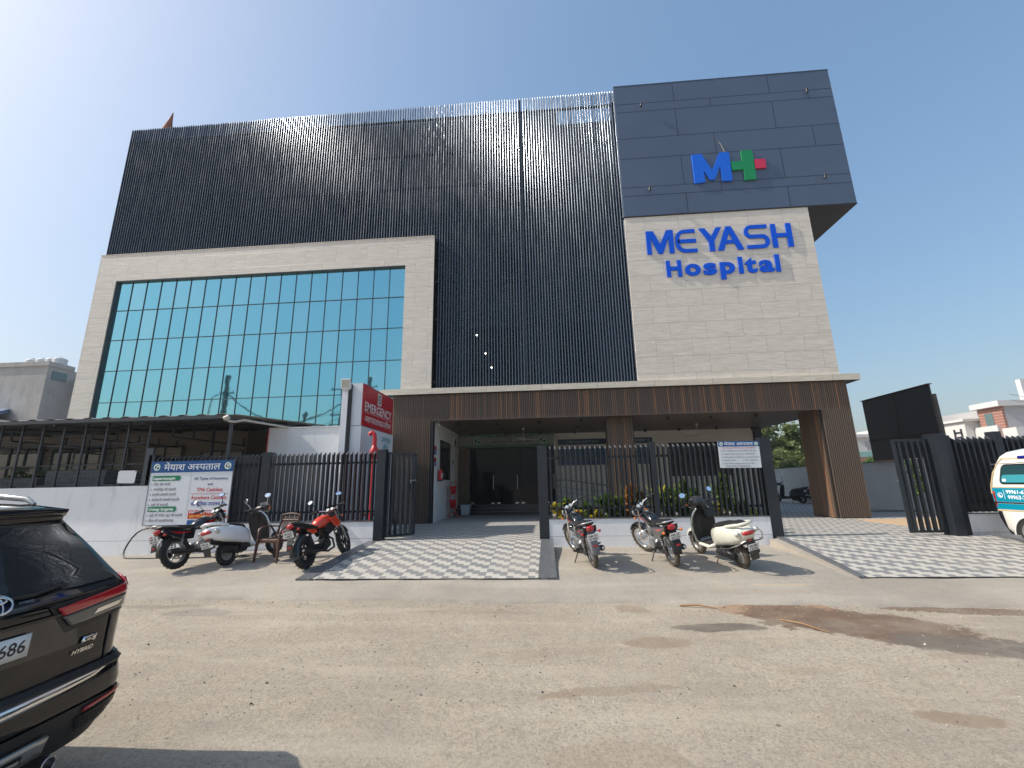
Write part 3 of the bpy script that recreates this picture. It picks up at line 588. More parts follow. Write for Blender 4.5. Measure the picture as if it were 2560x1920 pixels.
L_([[(5.84,10.16),(6.05,10.16),(6.25,9.82),(6.45,10.17),(6.65,10.17),(6.34,9.62),(6.34,9.23),(6.15,9.23),(6.15,9.62)]])
L_([[(6.79,10.18),(6.98,10.18),(7.34,9.24),(7.13,9.24),(6.885,9.93),(6.64,9.24),(6.43,9.24)],[(6.74,9.50),(7.04,9.50),(6.99,9.63),(6.79,9.63)]])
L_(ribs=[[(8.22,10.105)]+arc(7.65,9.89,.17,.215,90,180,5)+arc(7.65,9.89,.17,.17,180,270,5)+[(8.02,9.72)]+arc(8.02,9.52,.17,.20,90,0,5)+arc(8.02,9.52,.17,.205,0,-90,5)+[(7.46,9.315)]],wd=.14)
L_([[(8.35,10.17),(8.52,10.17),(8.52,9.79),(8.87,9.79),(8.87,10.17),(9.05,10.17),(9.05,9.24),(8.87,9.24),(8.87,9.64),(8.52,9.64),(8.52,9.24),(8.35,9.24)]])
for ch,x,wd_,h in (('H',4.56,.53,.64),('o',5.20,.55,.47),('s',5.84,.46,.47),('p',6.42,.51,.47),('ı',7.06,.14,.64),('t',7.28,.40,.60),('a',7.76,.50,.47),('l',8.32,.14,.66)):
    mb=MB()
    if ch in 'ıl': mb.prism([(x,8.31),(x+.15,8.31),(x+.15,8.31+h),(x,8.31+h)],o,U,Wv,d); 
    else:
        V,F=text_geo(ch,bold=.038,extr=.5); A=np.array(V); a0,a1=A[:,0].min(),A[:,0].max(); b0,b1=A[:,1].min(),A[:,1].max()
        zz0=8.31-(.19 if ch=='p' else 0); hh=h+(.19 if ch=='p' else 0)
        mb.add([(x+(q[0]-a0)/(a1-a0)*wd_,14.745-.019-q[2]*.038,zz0+(q[1]-b0)/(b1-b0)*hh) for q in V],F)
    mb.build('letter',LB,ns)
for x,z,w in ((4.21,15.65,'upper left'),(10.45,15.70,'upper right'),(4.22,11.87,'lower left'),(10.47,11.92,'lower right')):
    t=thing('facade_spotlight',f'small metal spotlight bracket at the {w} of the dark cladding box','spotlight',(x,YF-.01,z),group='small spotlights on the cladding box')
    MB().cyl((0,0,0),(0,-.14,-.02),.018,n=8).build('bracket',M['steel'],t); MB().cyl((0,-.14,.06),(0,-.13,-.10),.032,.045,n=12).build('lamp_head',M['darkmetal'],t)
t=thing('soffit_spotlight','black tube spotlight under the overhanging dark box beside the tiled wall','spotlight',(10.15,15.5,10.79)); MB().cyl((0,0,0),(0,0,-.2),.05,n=12).build('tube_body',M['black'],t); MB().cyl((0,0,-.198),(0,0,-.206),.035,n=12).build('lens',mat('warm_lens',(.7,.5,.25),.3),t)
for i,(x,z,w) in enumerate(((-2.32,6.47,'highest'),(-2.0,5.77,'middle'),(-1.79,5.24,'lowest'))):
    tag(MB().ell((x,14.80,z),.026,.02,.026,10,6).build('small_lamp',mat('lit_lamp_white',(.8,.8,.8),.4,emis=(1,.95,.85),estr=4)),w+' of the three tiny lit white lamps on the lower dark slats','lamp','tiny lit lamps on the slat screen')
wire=MB(); wire.tube([(7.0,YF-.03,13.75),(7.04,YF-.05,13.62),(7.10,YF-.02,13.5),(7.1,YF-.06,13.4),(7.15,YF-.03,13.27)],.012,6); tag(wire.build('loose_wire',mat('beige_wire',(.35,.32,.22),.6)),'loose beige wire dangling above the logo letters','wire')
# entrance banner + blue boards
def emblem(mb,c,r,u=X_,w=Z_,n=-Y_,k0=0):
    """round swirl emblem: white disc(k0) with green ring (k0+1) and dark shapes (k0+2)"""
    c=Vector(c); 
    def P(a,b,t): return c+u*a+w*b+n*t
    N=24
    mb.add([P(r*math.cos(2*math.pi*i/N),r*math.sin(2*math.pi*i/N),.002) for i in range(N)],[tuple(range(N))],k0)
    for R1,R0,t,mi in ((r,r*.90,.004,k0+1),):
        v=[];
        for i in range(N): a=2*math.pi*i/N; v+=[P(R1*math.cos(a),R1*math.sin(a),t),P(R0*math.cos(a),R0*math.sin(a),t)]
        mb.add(v,[(2*i,2*((i+1)%N),2*((i+1)%N)+1,2*i+1) for i in range(N)],mi)
    mb.add([P(a*r,b*r,.004) for a,b in ((-.55,.25),(-.05,.2),(-.22,-.15),(-.35,-.55),(-.5,-.2))],[(0,1,2,3,4)],k0+2)
    mb.add([P(a*r,b*r,.004) for a,b in ((-.1,-.45),(.15,-.1),(.55,.05),(.65,-.3),(.3,-.6))],[(0,1,2,3,4)],k0+1)
    mb.add([P(a*r,b*r,.004) for a,b in ((-.2,.6),(.3,.5),(.6,.35),(.1,.3),(-.1,.35))],[(0,1,2,3,4)],k0+1)
t=thing('entrance_banner','long green and white banner with two round emblems above the glass doors','banner')
gb=MB(); gb.box(-3.84,.40,19.28,19.31,2.80,3.40); 
T=NT('green_gradient_banner',.6); e=T.f('ABSOLUTE',T.f('SUBTRACT',T.z,3.10)); T.col(T.mix(T.rng(e,.12,.30),(.24,.26,.23),(.08,.17,.08)))
gb.build('banner_sheet',T.m,t)
eg=mat('emblem_grey',(.35,.36,.34),.6)
for ex in (-3.0,-.1): mb=MB(); emblem(mb,(ex,19.272,3.11),.22); mb.build('emblem',[eg,M['tgreen'],M['ink']],t)
mb=MB(); text('डा० श्री कृष्ण मुरारी गुप्ता',(-1.5,19.27,3.24),X_,Z_,.085,2.0,'C',mb=mb); text('एवं',(-1.5,19.27,3.14),X_,Z_,.05,.2,'C',mb=mb); text('सभी रोगों के लिये सम्पूर्ण केंद्र',(-1.5,19.27,3.0),X_,Z_,.085,1.7,'C',mb=mb); text('मेडिकल ऑफिसर एवं कंसल्टेंट, दिल्ली',(-1.5,19.27,2.87),X_,Z_,.05,2.4,'C',mb=mb); mb.build('lettering',M['ink'],t)
t=thing('direction_board','dark blue lettered board on the porch back wall left of the wood column','sign')
MB().box(.58,4.72,19.76,19.79,2.88,3.13).build('header_panel',mat('board_navy',(.012,.04,.085),.35),t)
MB().box(.56,4.72,19.765,19.79,1.98,2.72).build('body_panel',mat('board_blue',(.012,.055,.13),.35),t); MB().box(.58,4.72,19.765,19.79,2.74,2.80).build('title_strip',M['tgrey'],t)
mb=MB(); text('MEYASH HOSPITAL',(1.65,19.755,2.96),X_,Z_,.10,1.15,'C',bold=.01,mb=mb); text('मेयाश अस~पताल',(3.9,19.755,2.96),X_,Z_,.10,1.0,'C',bold=.01,mb=mb)
mb.build('lettering',mat('board_text',(.35,.40,.42),.6),t); mb=MB()
for i in range(4):
    for j in range(3): mb.box(.8+i*1.0,.8+i*1.0+.45+.1*((i+j)%2),19.75,19.755,2.55-j*.17,2.565-j*.17)
for a in (1.55,1.85,2.2,2.45): mb.box(a,a+.2,19.75,19.756,2.30,2.36)
o_=mb.build('text_rows',mat('board_text_rows',(.25,.32,.36),.6),t); o_['kind']='stuff'
for ex in (1.0,2.3,4.55): mb=MB(); emblem(mb,(ex,19.756,3.01),.07); mb.build('emblem',[M['tgrey'],M['tgreen'],M['ink']],t)
# things on the left porch wall
for (z,lab) in ((2.42,'upper red and blue poster on the white porch wall'),(2.02,'lower red and blue poster on the white porch wall')):
    t=thing('wall_poster',lab,'poster',(-3.845,15.12,z),group='posters on the porch wall'); MB().box(0,.006,-.2,.2,-.15,.15).build('sheet',mat('poster_blue',(.03,.05,.30),.5),t); MB().box(.007,.009,-.2,.2,.02,.15).build('red_band',M['tred'],t)
    mb=MB(); 
    for k in range(4): mb.box(.008,.011,-.15,.10,-.03-k*.03,-.022-k*.03)
    mb.build('lettering',M['twhite'],t)
t=thing('fire_extinguisher','red fire extinguisher with black base hung on the white porch wall','fire extinguisher',(-3.74,15.56,1.36))
MB().lathe([(.001,0),(.075,0),(.078,.02),(.078,.33),(.06,.38),(.025,.41),(.02,.44)],n=18).build('cylinder',M['red'],t); MB().lathe([(.079,0),(.08,.0),(.08,.05),(.079,.05)],n=18).build('base_band',M['black'],t)
b=MB(); b.obox((0,0,.46),(.03,.12,.03)); b.obox((0,-.05,.50),(.025,.12,.015),(rad(25),0,0)); b.tube([(0,.03,.46),(.03,.09,.44),(.05,.1,.3),(.05,.09,.12)],.011,6); b.build('valve_and_hose',M['black'],t)
b=MB(); b.box(.045,.081,-.045,.045,.1,.28); b.build('paper_label',M['paper'],t)
t=thing('switch_box','small black switch box on the porch side wall beside the window','switch',(-3.85,18.1,2.15)); bevel(MB().box(0,.03,-.06,.06,-.07,.07).build('cover',M['black'],t),.006); MB().box(.03,.036,-.02,.02,-.03,.03).build('rocker',M['tgrey'],t)
t=thing('security_camera','white dome camera at the top left corner of the porch','camera',(-3.72,15.05,3.36)); MB().cyl((0,0,.05),(0,0,-.02),.03).build('mount',M['signwhite'],t); b=MB(); b.cyl((.0,.05,-.05),(.05,-.10,-.09),.035,.035,n=12); b.build('body',M['signwhite'],t)
t=thing('split_unit','small framed notice box on the end of the porch side wall','notice box',(-3.83,18.25,2.95)); MB().box(0,.05,-.2,.2,-.16,.2).build('casing',M['cream'],t); MB().box(.05,.055,-.15,.15,-.12,.15).build('panel',M['black'],t)
t=thing('bucket_stand','red tubular stand beside the porch wall that carries fire buckets','stand',(-3.62,17.2,0))
b=MB()
for s_ in (-.11,.11): b.cyl((s_,0,.08),(s_,0,1.36),.014,n=8)
for z in (1.34,1.05,.62,.2): b.cyl((-.11,0,z),(.11,0,z),.011,n=6)
b.build('upright_frame',M['red'],t); b=MB()
for s_ in (-1,1): b.tube([(s_*.08,0,.14),(s_*.16,-.1,.12),(s_*.28,-.22,.08),(s_*.32,-.26,0)],.012,6); b.tube([(s_*.08,0,.14),(s_*.16,.1,.12),(s_*.2,.2,0)],.012,6)
b.build('curved_feet',M['red'],t)
for z,lab in ((.88,'upper red fire bucket hanging on the red stand'),(.36,'lower red fire bucket hanging on the red stand')):
    t=thing('fire_bucket',lab,'bucket',(-3.6,17.06,z),group='fire buckets on the stand')
    MB().lathe([(.001,0),(.09,0),(.155,.30),(.16,.31),(.148,.31),(.085,.015),(.001,.015)],n=20).build('pail',M['red'],t); b=MB(); b.tube([(-.15,0,.30),(-.1,0,.40),(0,0,.44),(.1,0,.40),(.15,0,.30)],.006,5); b.build('bail_handle',M['steel'],t)
t=thing('potted_conifer','small layered conifer in a pale square pot beside the entrance steps','potted plant',(-3.25,17.9,0))
b=MB(); v=[]
for z,h in ((.06,.14),(.45,.19)): v+=[(-h,-h,z),(h,-h,z),(h,h,z),(-h,h,z)]
b.add(v,[(3,2,1,0),(4,5,6,7)]+[(i,(i+1)%4,(i+1)%4+4,i+4) for i in range(4)]); b.build('pot',mat('pale_blue_grey_pot',(.36,.42,.44),.5),t)
b=MB(); b.cyl((0,0,.4),(0,0,1.15),.012,.005,n=6); 
for k in range(5):
    z=.55+k*.14; R=.34-.055*k
    for j in range(7):
        a=j*.9+k*.4; b.tube([(0,0,z),(math.cos(a)*R*.6,math.sin(a)*R*.6,z+.01),(math.cos(a)*R,math.sin(a)*R,z+.05)],[.012,.02,.006],5,flat=.4)
b.build('foliage',M['leafg'],t)
# handrail by the ramp on porch, planter
t=thing('ramp_handrail','thin dark steel handrail sloping across the porch behind the fence bars','handrail',(0,0,0))
b=MB(); b.tube([(.3,18.3,1.35),(.9,17.6,1.32),(3.2,15.4+1.0,.95)],.02,6)
for k in range(4): b.tube([(.35,18.2,1.1-.2*k),(3.15,16.45,.75-.2*k)],.008,5)
b.build('rails',M['fence'],t)
for x,y,h in ((.4,18.2,1.35),(1.8,17.3,1.15),(3.15,16.45,.97)): MB().cyl((x,y,0),(x,y,h),.02).build('post',M['fence'],t)
t=thing('temple_finial','slim reddish brown spire tip rising above the left end of the slat screen','finial',(-17.42,16.2,15.5)); b=MB(); b.tube([(0,0,0),(0,0,1.7),(.02,0,2.2),(.08,0,2.6),(.14,0,2.95),(.20,0,3.35)],[.42,.34,.24,.16,.08,.02],8); b.build('spire',mat('terracotta',(.32,.13,.09),.8),t)
# =====================================================================
#                        FENCES, GATES, WALLS
# =====================================================================
YW=10.29; FP=M['fence']
def bars(x0,x1,z0,z1,yc=YW+.06,pitch=.1155,w=.034,d=.105):
    mb=MB(); n=max(1,int(round((x1-x0)/pitch))); p=(x1-x0)/n
    for i in range(n):
        x=x0+p*(i+.5)+random.uniform(-.004,.004); za=z1+random.uniform(-.006,.004); a,b=x-w/2,x+w/2; y0,y1=yc-d/2,yc+d/2; lx=random.uniform(-.004,.004)
        v=[(a,y0,z0),(b,y0,z0),(b,y1,z0),(a,y1,z0),(a+lx,y0,za-.07),(b+lx,y0,za-.07),(b+lx,y1,za),(a+lx,y1,za)]
        mb.add(v,[(0,1,5,4),(1,2,6,5),(2,3,7,6),(3,0,4,7),(0,3,2,1)],0); mb.add([v[4],v[5],v[6],v[7]],[(0,1,2,3)],1)
    return mb
def post(parent,x0,x1,z0=-.2,z1=2.08,y0=YW,y1=YW+.2): return bevel(MB().box(x0,x1,y0,y1,z0,z1).build('post',FP,parent),.004,1)
def fence(lab,spans,posts,wall,zt=2.05,rails=True):
    t=thing('slat_fence',lab,'fence')
    for a,b in spans:
        bars(a,b,.455,zt).build('vertical_bars',[FP,M['fencecap']],t)
        MB().box(a,b,YW+.115,YW+.15,1.76,1.81).box(a,b,YW+.115,YW+.15,.62,.67).build('cross_rails',FP,t)
    for p in posts: post(t,*p)
    if wall:
        a,b=wall; MB().box(a,b,YW+.01,YW+.19,-.6,.418).build('base_wall',M['bwall'],t)
        MB().box(a,b,YW-.005,YW+.2,.42,.44).build('coping',M['granite'],t)
    return t
fence('charcoal vertical bar fence on a low white wall behind the chair and red motorcycle',[(-9.68,-6.92),(-6.66,-4.05)],[(-9.86,-9.70,1.34),(-6.90,-6.68,.442),(-4.03,-3.81)],(-9.70,-4.03))
fence('charcoal vertical bar fence on a low white wall between the entrance gate and driveway gate',[(.045,2.37),(2.53,4.80)],[(-.19,.03),(2.39,2.51,.442,2.1),(4.82,5.06,-.2,2.13)],(.03,4.82))
fence('charcoal vertical bar fence running off to the right behind the white van',[(8.86,9.72),(9.92,12.9)],[(8.40,8.62,-.1,2.11,10.15,10.45),(8.625,8.84,-.1,2.08),(9.74,9.90,.44,2.14)],(8.84,14.5))
def gate(lab,loc,rz,w,nb):
    t=thing('gate_leaf',lab,'gate',loc,rz); b=MB()
    b.box(0,.06,-.02,.02,.05,2.02); b.box(w-.06,w,-.02,.02,.05,2.02); b.box(.06,w-.06,-.02,.02,.05,.10); b.box(.06,w-.06,-.02,.02,1.97,2.02); b.build('gate_frame',FP,t)
    b=MB(); 
    for i in range(nb): x=.06+(w-.12)*(i+.5)/nb; b.box(x-.018,x+.018,-.045,.045,.10,1.97)
    b.build('gate_bars',FP,t); b=MB(); b.cyl((w-.2,-.05,1.35),(w-.03,-.05,1.35),.012,n=6); b.cyl((w-.2,-.05,1.35),(w-.2,-.08,1.28),.01,n=6); b.build('latch',M['steel'],t)
gate('narrow charcoal gate leaf swung open beside the left entrance post',(-3.79,10.42,0),rad(52),.82,5)
gate('wide charcoal gate leaf folded against the right driveway post near the van',(8.42,10.33,0),rad(180),.78,5)
# tall left wall with steel mesh front
t=thing('boundary_wall','plain tall whitewashed wall left of the big notice board, below the steel mesh','wall')
MB().box(-32,-9.70,YW+.01,YW+.2,-.8,1.335).build('wall_face',M['bwall'],t)
# canteen shed
t=thing('canteen_shed','open canteen shed with corrugated sheet roof and slate steel mesh front above the white wall','shed')
fr=M['frame']
b=MB(); px0=-22.9
for i in range(20): x=-9.98-.592*i; b.box(x-.022,x+.022,YW+.03,YW+.07,1.336,2.93)
for z,h in ((1.36,.03),(1.87,.012),(2.39,.008),(2.91,.04)): b.box(-21.5,-9.9,YW+.072,YW+.10,z-h,z+h)
b.box(-9.96,-9.77,YW+.03,YW+.06,1.336,2.26); b.build('mesh_front_frame',fr,t)
T=NT('fine_black_wire_mesh',.6); T.col((.03,.035,.04)); fx=T.f('FRACT',T.f('MULTIPLY',T.x,9.)); fz=T.f('FRACT',T.f('MULTIPLY',T.z,9.)); g=T.f('MAXIMUM',T.f('LESS_THAN',fx,.10),T.f('LESS_THAN',fz,.14)); T.put(T.b.inputs['Alpha'],T.f('MULTIPLY',g,.55))
MB().add([(-21.5,YW+.06,1.336),(-9.96,YW+.06,1.336),(-9.96,YW+.06,2.9),(-21.5,YW+.06,2.9)],[(0,1,2,3)]).build('wire_mesh',T.m,t)
# roof
b=MB(); v=[]; xs2=[-24+.055*i for i in range(301)]
for y,z in ((9.98,3.0),(14.5,3.32)):
    for x in xs2: v.append((x,y,z+.022*math.copysign(min(1,abs(math.sin(2*math.pi*x/.50))*1.6),math.sin(2*math.pi*x/.50))))
n=len(xs2); b.add(v,[(i,i+1,n+i+1,n+i) for i in range(n-1)]); o_=b.build('corrugated_roof',M['sheet'],t,norm=False); sm=o_.modifiers.new('thick','SOLIDIFY'); sm.thickness=.008
b=MB()
for y in (10.05,11.2,12.4,13.6,14.4): z=2.93+(y-9.98)*.071; b.box(-22,-7.62,y-.03,y+.03,z-.05,z+.03)
for x in (-7.72,-9.95,-12.3,-14.7,-17.1,-19.5): b.add([(x-.03,10.02,2.84),(x+.03,10.02,2.84),(x+.03,14.4,3.13),(x-.03,14.4,3.13),(x-.03,10.02,2.90),(x+.03,10.02,2.90),(x+.03,14.4,3.20),(x-.03,14.4,3.20)],[(0,3,2,1),(4,5,6,7),(0,1,5,4),(1,2,6,5),(2,3,7,6),(3,0,4,7)])
for x in (-9.95,-12.3,-14.7,-17.1):
    b.box(x-.02,x+.02,11.0,14.4,2.60,2.64)
    for y in (11,11.7,12.4,13.1,13.8): b.box(x-.018,x+.018,y-.02,y+.02,2.64,2.86)
b.box(-7.75,-7.69,10.16,10.22,0,2.86); b.box(-9.98,-9.92,12.4,12.46,0,3.0)
b.box(-24,-7.55,9.96,9.99,2.90,2.985); b.build('roof_frame',fr,t)
b=MB(); b.tube([(-7.66,9.94,2.90),(-7.6,9.93,2.82),(-7.45,9.96,2.80),(-7.35,10.1,2.86),(-7.42,12.0,2.93),(-7.45,14.3,3.05)],.028,8); b.cyl((-7.72,9.93,2.88),(-7.60,9.93,2.93),.06,n=10); b.build('drain_pipe',mat('grey_white_pipe',(.45,.43,.38),.5),t)
bw=mat('brown_ribbed_wall',(.075,.060,.047),.7,var=.15,vscale=2); MB().box(-9.9,-7.95,13.9,14.05,0,3.1).build('rear_wall',bw,t)
MB().box(-24,-9.9,13.9,14.05,0,3.15).build('rear_wall',mat('taupe_canteen_wall',(.22,.19,.16),.8,var=.1,vscale=1),t)
blind=None
T=NT('pale_roller_shutter',.6); fz=T.f('FRACT',T.f('MULTIPLY',T.z,13.)); T.col(T.mix(T.f('LESS_THAN',fz,.22),(.40,.37,.31),(.17,.15,.13))); blind=T.m
for (a,bb,c,dd,m_) in ((-22,-17.2,1.2,2.75,M['glassdark']),(-16.8,-14.9,1.0,2.7,M['glassdark']),(-14.5,-14.0,.9,2.65,blind),(-13.3,-12.1,1.5,2.65,blind),(-11.4,-9.95,1.2,2.45,blind)):
    f_=MB().box(a,bb,13.84,13.9,c,dd).build('window',m_,t); q=MB(); k=max(1,int((bb-a)/.6))
    for i in range(k+1): x=a+(bb-a)*i/k; q.box(x-.02,x+.02,13.80,13.838,c,dd)
    for z in (c,c+(dd-c)*.55,dd): q.box(a,bb,13.795,13.838,z-.02,z+.02)
    q.build('window_frame',fr,f_)
cab=mat('slate_cabinet_laminate',(.085,.105,.115),.5,var=.08)
for (a,bb,y,z) in ((-13.3,-11.6,10.9,1.78),(-18,-13.9,11.2,1.62),(-11.35,-10.3,11.4,1.75)): t2=MB().box(a,bb,y,y+.5,.01,z).build('counter',cab,t)
q=MB(); 
for k in range(9): q.box(-11.5,-10.4,11.36,11.39,.9+k*.09,.95+k*.09)
q.build('counter_louvres',fr,t)
MB().box(-9.96,-9.77,YW-.0,YW+.028,1.336,2.25).build('side_panel',mat('slate_panel',(.06,.07,.08),.5),t)
t=thing('paper_notice','blank white paper sheet fixed to the steel mesh above the white wall','notice'); b=MB(); b.add([(-10.62,YW+.015,1.41),(-10.15,YW+.015,1.40),(-10.14,YW+.018,1.71),(-10.62,YW+.016,1.715)],[(0,1,2,3)]); o_=b.build('sheet',M['paper'],t); o_.modifiers.new('s','SOLIDIFY').thickness=.003
q=MB()
for x,z in ((-10.60,1.70),(-10.16,1.695),(-10.60,1.425),(-10.16,1.415)): q.box(x-.008,x+.008,YW+.005,YW+.02,z-.008,z+.008)
q.build('tie',M['black'],t)
# bushes seen through the mesh
def leafcloud(c,rx,ry,rz,n,size,seed,hollow=.3,flat=.5,clumps=0):
    r=np.random.default_rng(seed); d=r.normal(size=(n,3)); d/=np.linalg.norm(d,axis=1)[:,None]; rad_=(hollow+(1-hollow)*r.random(n)**.5)
    P=d*rad_[:,None]
    if clumps:
        cc=r.normal(size=(clumps,3)); cc/=np.linalg.norm(cc,axis=1)[:,None]; cc*=(.45+.5*r.random(clumps))[:,None]; k=r.integers(0,clumps,n); P=cc[k]+d*(r.random(n)**.6)[:,None]*(.16+.26*r.random(clumps))[k][:,None]
        P=P[P[:,2]>-1.1]; n=len(P)
    P=P*np.array([rx,ry,rz])+np.array(c); a=r.normal(size=(n,3)); a[:,2]*=flat; a/=np.linalg.norm(a,axis=1)[:,None]; b=np.cross(a,r.normal(size=(n,3))); b/=np.linalg.norm(b,axis=1)[:,None]
    s=size*(.6+.8*r.random(n))[:,None]; a=a*s; b=b*s*.5
    V=np.stack([P-a,P-b*.9+a*.1,P+a,P+b*.9+a*.1],1).reshape(-1,3); F=np.arange(4*n).reshape(-1,4); return V,F
def leafmesh(name,clouds,m,parent):
    Vs=[];Fs=[];k=0
    for V,F in clouds: Vs.append(V); Fs.append(F+k); k+=len(V)
    V=np.concatenate(Vs); F=np.concatenate(Fs); me=bpy.data.meshes.new(name); me.vertices.add(len(V)); me.vertices.foreach_set('co',V.ravel()); me.loops.add(F.size); me.loops.foreach_set('vertex_index',F.ravel().astype(np.int32)); me.polygons.add(len(F)); me.polygons.foreach_set('loop_start',np.arange(0,F.size,4,dtype=np.int32)); me.materials.append(m); me.update(calc_edges=True); return obj(name,me,parent)
t=thing('canteen_shrub','sunlit green and yellow bush standing inside the canteen yard behind the mesh','bush',(-15.6,12.4,0)); leafmesh('foliage',[leafcloud((0,0,1.45),.9,.6,.55,900,.085,3,clumps=12)],M['leafg'],t); MB().tube([(0,0,0),(.05,0,.9),(0,0,1.3)],[.04,.03,.02],6).build('stem',M['bark'],t)
# white block wall and sign tower
t=thing('canteen_block','smooth white parapet wall of the canteen block behind the left fence bars','wall'); MB().box(-7.95,-5.18,12.05,14.6,0,2.90).build('wall',M['bwall'],t); MB().box(-7.98,-7.953,12.04,14.6,0,2.88).build('red_edge_strip',M['red'],t); MB().box(-7.95,-5.18,12.02,14.6,2.902,2.93).build('coping',M['white'],t)
t=thing('emergency_sign_tower','tall white sign tower with red EMERGENCY panel above a white CANTEEN panel','sign')
MB().box(-5.17,-4.74,10.95,13.25,0,2.76).build('lower_panel',M['signwhite'],t); MB().box(-5.17,-4.76,10.95,13.25,2.775,3.90).build('upper_box',M['signwhite'],t); MB().box(-4.758,-4.735,10.97,13.23,2.78,3.895).build('red_panel',M['signred'],t)
MB().box(-5.10,-5.03,10.88,10.945,0,3.86).build('black_channel',M['black'],t); MB().box(-5.27,-5.11,10.86,10.945,1.9,3.78).build('white_channel',M['signwhite'],t)
E_=-4.731; u=Y_; b=MB()
b.box(E_-.003,E_,11.96,12.24,3.48,3.83); N=26; v=[]
for i in range(N): a=2*math.pi*i/N; v+=[(E_+.001,12.10+.105*math.cos(a),3.655+.125*math.sin(a)),(E_+.001,12.10+.075*math.cos(a),3.655+.09*math.sin(a))]
b.add(v,[(2*i,2*((i+1)%N),2*((i+1)%N)+1,2*i+1) for i in range(N)],1); text('H+',(E_+.002,12.10,3.615),Y_,Z_,.08,.11,'C',bold=.02,mb=b,mi=1); b.build('round_emblem',[mat('sign_cream',(.62,.60,.58),.5),M['ink']],t)
b=MB(); text('EMERGENCY',(E_,12.10,3.20),Y_,Z_,.235,2.02,'C',bold=.022,mb=b); text('आपातकालीन',(E_,12.10,2.90),Y_,Z_,.165,1.98,'C',bold=.012,mb=b); b.box(E_-.002,E_,11.05,13.15,3.155,3.165); b.build('lettering',mat('sign_letter_white',(.72,.66,.66),.5),t)
b=MB(); text('CANTEEN',(-4.737,12.75,2.50),Y_,Z_,.13,.75,'C',bold=.02,mb=b); text('कैंटीन',(-4.737,12.75,2.27),Y_,Z_,.12,.42,'C',bold=.02,mb=b); b.box(-4.739,-4.737,12.37,13.12,2.445,2.455); b.build('canteen_lettering',M['teal'],t)
t=thing('flood_light','square white floodlight on top of the sign tower channel','floodlight',(-5.16,10.84,3.80)); bevel(MB().obox((0,-.02,.06),(.25,.09,.27),(rad(12),0,0)).build('housing',M['signwhite'],t),.012); MB().obox((0,-.068,.055),(.19,.012,.20),(rad(12),0,0)).build('lens',mat('led_lens',(.50,.49,.42),.25,spec=.6),t); MB().box(-.10,.10,-.02,.05,-.10,-.07).build('bracket',M['signwhite'],t)
t=thing('fire_standpipe','red fire standpipe with hooked top rising behind the left fence','pipe',(-4.36,10.95,0))
b=MB(); b.cyl((0,0,0),(0,0,1.95),.05,n=12); b.lathe([(.05,1.9),(.13,1.98),(.12,2.10),(.07,2.2),(.05,2.24)],n=16); b.tube([(0,0,2.2),(0,0,2.42),(-.015,0,2.52),(-.06,0,2.58),(-.12,0,2.56),(-.14,0,2.5)],.052,12); b.build('gooseneck_pipe',M['redmatte'] if 'redmatte' in M else M['red'],t)
b=MB(); b.tube([(.08,0,2.05),(.14,0,2.12),(.2,0,2.1),(.22,0,2.0)],[.05,.045,.045,.05],10); b.build('outlet',mat('faded_orange_pipe',(.50,.12,.06),.5),t)
b=MB(); 
for dx in (-.28,.14): b.cyl((dx,.1,0),(dx,.1,1.9),.035,n=10)
b.box(-.30,.20,.06,.14,.5,.56); b.build('riser_pipes',M['red'],t)
# ---------------- notice boards on the fence
t=thing('notice_board','large white notice board with a blue Hindi header leaning on the left fence','sign',(-8.555,10.15,.42)); 
w,h=2.10,1.485
MB().box(-w/2,w/2,0,.02,0,h).build('board',M['signwhite'],t)
fb=MB(); fb.box(-w/2-.012,-w/2,-.006,.026,-.01,h+.01); fb.box(w/2,w/2+.012,-.006,.026,-.01,h+.01); fb.box(-w/2,w/2,-.006,.026,-.012,-.001); fb.build('edge_frame',M['tgrey'],t)
MB().box(-w/2,w/2,-.003,-.001,h-.27,h).build('blue_header',M['blue'],t)
b=MB()
def tx(s,x,z,hh,ww=None,al='L',mi=0,bold=.01): text(s,(x,-.005-(.002 if mi in(1,) else 0),z),X_,Z_,hh,ww,al,bold=bold,mb=b,mi=mi)
tx('मेयाश अस~पताल',0,h-.215,.15,1.45,'C',1,.013)
for z in (1.02,.30): b.prism([(-.98,z),(-.28,z),(-.25,z+.06),(-.28,z+.12),(-.98,z+.12)],(0,-.004,0),X_,Z_,(0,.002,0),2)
tx('Laparoscopic',-.95,1.05,.06,.56,'L',1,.03); tx('Urology Surgeries',-.95,.33,.06,.62,'L',1,.03)
for s_,z,ww in (('िपत की पथरी',.91,.42),('अपेंडिक्स की सर्जरी',.79,.58),('हर्निया संबंधित सर्जरी',.67,.60),('बच्चेदानी संबंधित सर्जरी',.55,.70),('नसों की सर्जरी',.43,.44),('गुर्दे की पथरी, गदूद की सर्जरी',.19,.84),('कैंसर की सर्जरी/सलाह',.07,.64)):
    tx(s_,-.92,z,.055,ww,'L',0,.012); b.box(-.985,-.965,-.004,-.002,z+.01,z+.04,0)
tx('All Types of Insurance',.52,1.03,.06,.86,'C',3,.016); tx('and',.52,.90,.055,.13,'C',3,.016); tx('TPA Cashless',.52,.755,.085,.66,'C',4,.018); b.box(.06,.99,-.004,-.002,.70,.708,4); tx('Anywhere Cashless',.52,.575,.085,.90,'C',4,.018); tx('की सुिवधा उपलब~ध है।',.52,.43,.08,.86,'C',5,.018)
for i in range(30): b.box(.0,.008,-.004,-.002,.2+i*.033,.216+i*.033,0)
b.box(.06,.995,-.004,-.002,.13,.32,4); tx('बवासीर, फिस्टुला, पाईलोनिडल साइनस',.52,.255,.05,.88,'C',1,.02); tx('सुबह 9 बजे से दोपहर 2 से 5 बजे तक',.52,.165,.045,.84,'C',6,.02)
